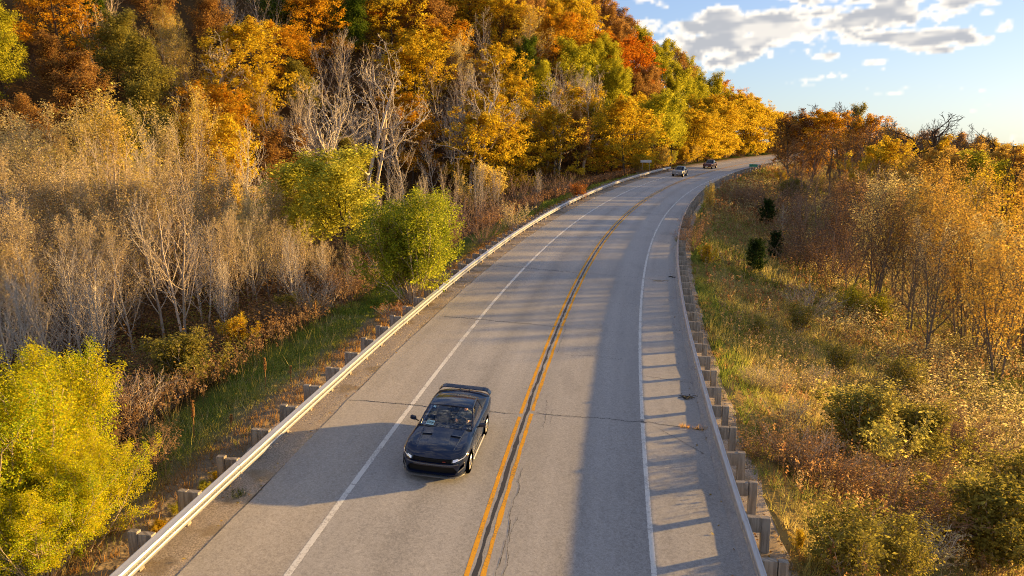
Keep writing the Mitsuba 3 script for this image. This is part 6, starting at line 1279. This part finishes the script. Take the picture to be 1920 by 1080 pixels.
for sd, ang in ((1, .35), (-1, math.pi - .35)):
    sh, el, wr = chest + [.0, sd * .19, .0], np.array([-.33, .37 + sd * .27, .78]), wheel_point(ang, .20) + [-.075, 0, -.01]
    bp += [chain([sh, el], [.058, .043], 12), chain([el, wr], [.042, .028], 12)]
    slv += [chain([sh, el, el + (wr - el) * .25], [.060, .047, .046], 12)]
    palm = wheel_point(ang, .19) + [-.035, 0, 0]
    bp.append(hull_of([wr, palm + [0, 0, .02], palm + [0, 0, -.02]], [.026, .024, .022], 10))
    for k, (dz, ln) in enumerate(((.030, .95), (.011, 1.05), (-.008, 1.0), (-.026, .82))):
        a0 = palm + [.01, 0, dz]; c = wheel_point(ang + dz * 2.2 * sd, .185)
        bp.append(chain([a0, c + [.012, sd * .024 * ln, 0], c + [.030, 0, 0], c + [.018, -sd * .022 * ln, 0]], [.0095, .009, .0085, .0075], 8))
    bp.append(chain([palm + [-.01, -sd * .01, .018], wheel_point(ang + .16 * sd, .168) + [-.018, 0, .01], wheel_point(ang + .22 * sd, .178) + [.006, -sd * .012, .006]], [.011, .010, .008], 8))
for sd in (1, -1):
    hip, knee, foot_ = hipc + [.02, sd * .10, -.02], np.array([.02, .37 + sd * .14, .66]), np.array([.34, .37 + sd * .12, .45])
    bp += [chain([hip, knee], [.085, .06], 12), chain([knee, foot_], [.058, .042], 12)]
def dput(name, mesh, mat):
    return put(name, ply(mesh, mat, smooth=True, to_world=CAR), drv)
dput('body', smooth_body(bp, .014), 'skin')
sb = smooth_body(slv, .02, 4); sb.vertices += sb.vertex_normals * .010
dput('shirt', sb, 'shirt')
lg = smooth_body([chain([hipc + [.02, sd * .10, -.02], [.02, .37 + sd * .14, .66], [.34, .37 + sd * .12, .46]], [.085, .06, .043], 12) for sd in (1, -1)] + [hull_of([hipc + [0, -.12, -.02], hipc + [0, .12, -.02]], .10, 14)], .02, 4); lg.vertices += lg.vertex_normals * .009
dput('trousers', lg, 'cabin')
hr = (hull_of([head + [-.005, 0, .048], head + [-.035, 0, .03], head + [-.04, 0, -.015]], [.084, .084, .066], 18) - mbox(head[0] + .045, 2, -2, 2, 0, head[2] + .06)).to_mesh()
dput('hair', trimesh.Trimesh(hr.vert_properties[:, :3], hr.tri_verts), 'hair')

# ---- pickups
scene['grey_paint'] = {'type': 'principled', 'base_color': {'type': 'rgb', 'value': [.22, .23, .24]}, 'metallic': .4, 'roughness': .3, 'clearcoat': .8}
scene['maroon_paint'] = {'type': 'principled', 'base_color': {'type': 'rgb', 'value': [.085, .018, .022]}, 'metallic': .3, 'roughness': .3, 'clearcoat': .8}
def pickup(label, paint, s, o, white_bumper):
    M = frame_at(s, o); root = key_for('pickup_truck'); tell(root, label, 'pickup truck')
    P_ = lambda name, mesh, mat, smooth=30, parent=root: put(name, ply(mesh, mat, smooth=smooth, to_world=M), parent)
    def sect(w, zb, zt):
        return [(0, zb), (w * .85, zb), (w * .96, zb + .06), (w, zb + .25), (w, zt - .20), (w * .975, zt - .06), (w * .90, zt), (w * .45, zt + .025), (0, zt + .03)]
    b = solid(loft([(2.85, .88, .50, .98), (2.78, .95, .44, 1.06), (2.5, .99, .42, 1.12), (1.3, 1.0, .42, 1.18), (.9, 1.0, .42, 1.20), (-2.7, 1.0, .44, 1.20), (-2.82, .97, .52, 1.18)], sect, 50))
    for ax in (1.85, -1.80):
        for sd in (1, -1): b = b - ycyl(ax, *((.70, 1.3) if sd > 0 else (-1.3, -.70)), .42, .50)
    b = b - mbox(-2.72, -.98, -.84, .84, .72, 1.5)
    P_('body', b, paint)
    cab = [(.95, .86, 1.17, 1.19), (.60, .86, 1.17, 1.45), (.18, .84, 1.17, 1.76), (-.1, .83, 1.17, 1.84), (-.6, .83, 1.17, 1.85), (-.85, .84, 1.17, 1.78), (-.97, .86, 1.17, 1.20)]
    P_('cab', loft(cab, lambda w, zb, zt: [(0, zb), (w, zb), (w * .99, zb + (zt - zb) * .3), (w * .90, zb + (zt - zb) * .78), (w * .80, zt - .01), (w * .5, zt + .012), (0, zt + .018)], 40), paint, 35)
    P_('windshield', patch((.94, -.80, 1.235), (.94, .80, 1.235), (.20, .68, 1.755), (.20, -.68, 1.755), 8, 5, (.03, 0, .03)), 'dark_glass', True)
    for sd in (1, -1):
        P_('side_window', patch((.66, sd * .875, 1.24), (-.80, sd * .875, 1.24), (-.78, sd * .735, 1.74), (.22, sd * .735, 1.74), 6, 4, (0, 0, 0), (0, sd * .015, 0)), 'dark_glass', True)
        P_('headlight', hull_of([[2.80, sd * .66, .84], [2.66, sd * .95, .86], [2.80, sd * .66, 1.0], [2.64, sd * .95, 1.01]], .025, 10), 'lamp_glass')
        mk = P_('mirror', hull_of([[.70, sd * 1.10, 1.25], [.70, sd * 1.24, 1.27], [.70, sd * 1.24, 1.45], [.70, sd * 1.10, 1.43]], .05, 10), 'black_trim')
        P_('mirror_arm', chain([[.72, sd * .90, 1.25], [.71, sd * 1.12, 1.32]], .025, 8), 'black_trim', 30, mk)
    P_('grille', hull_of([[2.80, -.58, .78], [2.80, .58, .78], [2.80, .56, .99], [2.80, -.56, .99]], .035, 10), 'black_trim')
    for z in (.82, .89, .96):
        P_('grille_bar', chain([[2.84, -.56, z], [2.84, .56, z]], .012, 8), 'grey_trim')
    P_('bumper', hull_of([[2.78, -.86, .50], [2.78, .86, .50], [2.78, .86, .62], [2.78, -.86, .62], [2.55, -.97, .55], [2.55, .97, .55]], .06, 12), 'grey_trim' if white_bumper else 'black_trim')
    P_('number_plate', mbox(2.845, 2.86, -.16, .16, .52, .64), 'lamp_glass', False)
    vehicle_wheels(root, M, (1.85, -1.80), 1.0, .40, .27, 6)
pickup('light grey pickup truck at the bend, the nearer of the two pickups', 'grey_paint', 149.5, -2.35, False)
pickup('dark red pickup truck at the bend, the farther of the two pickups', 'maroon_paint', 177.5, -2.2, True)
# ---------------------------------------------------------------- signs, house, litter
scene['sign_back'] = {'type': 'principled', 'base_color': {'type': 'rgb', 'value': [.50, .50, .50]}, 'metallic': .4, 'roughness': .45}
scene['sign_green'] = {'type': 'principled', 'base_color': {'type': 'rgb', 'value': [.02, .22, .13]}, 'roughness': .4}
scene['sign_white'] = {'type': 'diffuse', 'reflectance': {'type': 'rgb', 'value': [.75, .76, .74]}}
scene['post_wood'] = {'type': 'diffuse', 'reflectance': {'type': 'rgb', 'value': [.36, .30, .22]}}
scene['siding'] = {'type': 'diffuse', 'reflectance': {'type': 'rgb', 'value': [.78, .77, .74]}}
scene['roofing'] = {'type': 'diffuse', 'reflectance': {'type': 'rgb', 'value': [.20, .19, .19]}}
def sign(label, s, o, wide, high, top, mat, post_mat, face):
    root = key_for('road_sign'); tell(root, label, 'road sign')
    p = rp(s, o); g = float(ground_z(p[None, 0], p[None, 1])[0]); t = float(np.interp(s, S, TH))
    M = T().translate([float(p[0]), float(p[1]), g]).rotate([0, 0, 1], -math.degrees(t) + face)
    panel = m3.CrossSection.square([wide - .12, high - .12], True).offset(.06, m3.JoinType.Round, 2.0, 24).extrude(.02).rotate([90, 0, 0]).translate([0, 0, top - high / 2])
    pk = put('panel', ply(panel, mat, to_world=M), root)
    for sd in (-1, 1):
        put('post', ply(chamfered(.10, .10, top + .3, .01), post_mat, to_world=M @ T().translate([sd * wide * .33, .075, -.3])), root)
        for dz in (.15, high - .15):
            put('bolt', ply(trimesh.creation.icosphere(1, .02), 'bolt_steel', to_world=M @ T().translate([sd * wide * .33, -.025, top - dz])), pk)
    return pk, M
sign('grey back of a road sign on two posts near the end of the left guardrail', 150, -9.0, 2.1, .5, 2.6, 'sign_back', 'post_wood', 12)
gk, gm = sign('small green road sign on two posts behind the right guardrail at the bend', 172, 8.0, 1.9, .62, 2.1, 'sign_green', 'sign_back', -16)
put('border', ply((m3.CrossSection.square([1.84, .56], True) - m3.CrossSection.square([1.78, .50], True)).extrude(.006).rotate([90, 0, 0]).translate([0, -.026, 2.1 - .31]), 'sign_white', to_world=gm), gk)

house = key_for('house'); tell(house, 'white house half hidden behind the trees at the right edge of the view', 'house')
hx, hy = 90.5, 122.0
hz = float(ground_z(np.array([hx]), np.array([hy]))[0])
HM = T().translate([hx, hy, hz - .2]).rotate([0, 0, 1], -18)
put('wall', ply(mbox(-6, 6, -4, 4, 0, 4.6), 'siding', to_world=HM), house)
rf_ = put('roof', ply(m3.CrossSection([[(-4.5, 4.45), (4.5, 4.45), (0, 6.9)]]).extrude(12.8).rotate([90, 0, 90]).translate([-6.4, 0, .16]), 'roofing', to_world=HM), house)
put('chimney', ply(mbox(1.5, 2.1, -.4, .2, 5.5, 7.8), 'roofing', to_world=HM), rf_)
for x in (-4.4, -1.6, 1.6, 4.4):
    wk2 = put('window', ply(mbox(x - .55, x + .55, -4.05, -3.97, 2.0, 3.5), 'sign_white', to_world=HM), house)
    put('pane', ply(mbox(x - .45, x + .45, -4.075, -4.055, 2.1, 3.4), 'dark_glass', to_world=HM), wk2)
put('door', ply(mbox(-.5, .5, -4.06, -3.98, .3, 2.4).translate([3.0, 0, 0]), 'post_wood', to_world=HM), house)

def litter(label, name, s, o, seed, n, size, mats, cat):
    """A torn heap of curled strips lying on the road."""
    r = np.random.RandomState(seed); parts = []
    for i in range(n):
        a = r.uniform(0, 6.28); L = size * r.uniform(.4, 1.0); d = np.array([math.cos(a), math.sin(a), 0]); c = np.array([*r.normal(0, size * .3, 2), 0])
        pts = [c + d * L * t + np.array([0, 0, .012 + .10 * size * math.sin(math.pi * (t + .5)) * r.uniform(.2, 1)]) + r.normal(0, .012, 3) * [1, 1, .2] for t in np.linspace(-.5, .5, 5)]
        parts.append(chain(pts, [.006 + .012 * r.uniform(.3, 1)] * 5, 6))
    p = rp(s, o); M = T().translate([float(v) for v in p])
    return put(name, ply(m3.Manifold.batch_boolean(parts, m3.OpType.Add), mats, smooth=30, to_world=M), label=label, cat=cat)
litter('dark torn scrap lying on the right shoulder by the guardrail, nearest of the scraps', 'road_debris', 29.2, 5.75, 3, 14, .42, 'rubber', 'debris')
litter('small dark scrap on the right shoulder farther up the road', 'road_debris', 53.0, 5.9, 5, 9, .40, 'rubber', 'debris')
litter('thin dry branch lying across the right shoulder', 'fallen_branch', 51.2, 5.0, 7, 6, .75, 'post_wood', 'branch')
rj = np.random.RandomState(9)
def tuft(label, name, cat, spots, h, cols, seed, per=22, w=.010, spread=.06):
    r = np.random.RandomState(seed); V, C = [], []
    for s, o in spots:
        p = rp(s, o, 0 if abs(o) < 6.3 else -.04)
        for i in range(per):
            a = r.uniform(0, 6.28); q = p + np.array([*r.normal(0, spread, 2), 0]); hh = h * r.uniform(.5, 1.2); l = hh * r.uniform(.2, .9); b = r.uniform(0, 6.28)
            d = np.array([math.cos(b), math.sin(b), 0]) * w
            V += [q - d, q + d, q + [math.cos(a) * l, math.sin(a) * l, hh]]
            C += [np.array(cols[r.randint(len(cols))]) * r.uniform(.8, 1.2)] * 3
    return put(name, ply((np.array(V), np.arange(len(V)).reshape(-1, 3)), 'leaf', color=np.clip(np.array(C), 0, .8)), label=label, cat=cat)
tuft('row of dry orange weeds growing in the crack across the right shoulder', 'dry_weed', 'weed', [(26.05, 5.35), (26.03, 5.55), (26.0, 5.85), (26.0, 6.05), (26.0, 6.2), (25.95, 6.35), (25.95, 6.5)], .16, [(.55, .32, .07), (.5, .26, .06), (.42, .30, .12)], 4)
tuft('green weed growing at the far guardrail on the right shoulder', 'green_weed', 'weed', [(70, 6.2), (70.5, 6.3), (71, 6.35), (69.5, 6.35)], .45, [(.12, .16, .03), (.2, .2, .05)], 5, 30, .015, .12)
tuft('low dark green weed in the gravel beside the left edge of the road', 'green_weed', 'weed', [(18.0, -6.6), (18.1, -6.75), (17.9, -6.7)], .16, [(.08, .11, .02), (.13, .15, .04)], 6, 30, .010, .08)

def mullein(label, s, o, h, seed):
    r = np.random.RandomState(seed); p = rp(s, o); z = float(ground_z(p[None, 0], p[None, 1])[0])
    root = key_for('mullein_stalk'); tell(root, label, 'dead plant')
    lines = [(np.array([[0, 0, -.1], [.02, .01, h * .5], [.03 + r.uniform(-.05, .05), .02, h]]), np.array([.018, .02, .014]), 0)]
    for k in range(r.randint(1, 4)):
        a = r.uniform(0, 6.28); z0 = h * r.uniform(.5, .65)
        lines.append((np.array([[.02, .01, z0], [math.cos(a) * .09, math.sin(a) * .09, z0 + h * .12], [math.cos(a) * .11, math.sin(a) * .11, z0 + h * r.uniform(.2, .33)]]), np.array([.012, .017, .010]), 1))
    v, f, c = tubes(lines, (.30, .17, .07), seed=seed)
    M = T().translate([float(p[0]), float(p[1]), z])
    put('stalk', ply((v, f), 'bark', smooth=True, color=c, to_world=M), root)
    m = 160; t = r.uniform(.55, 1, m); q = np.stack([.03 * t, .02 * t, h * t], -1) + r.normal(0, .016, (m, 3))
    u_ = r.normal(0, .02, (m, 3)); w_ = r.normal(0, .02, (m, 3))
    put('seed_head', ply((np.stack([q - u_, q + u_, q + w_], 1).reshape(-1, 3), np.arange(3 * m).reshape(-1, 3)), 'leaf', color=np.repeat(np.array([[.33, .18, .07]]) * r.uniform(.7, 1.3, (m, 1)), 3, 0), to_world=M), root)
mullein('tall brown mullein stalk on the verge, the one nearest the bottom of the photo', 21.2, -9.8, 1.25, 1)
mullein('brown mullein stalk with side shoots on the verge, half-way along the row', 25.6, -9.6, 1.2, 2)
mullein('short brown mullein stalk close behind the guardrail', 26.4, -9.0, .6, 3)
mullein('low brown mullein stalk between the two tallest ones', 21.8, -8.9, .5, 4)
mullein('farthest brown mullein stalk on the verge', 34.5, -11.5, 1.3, 5)
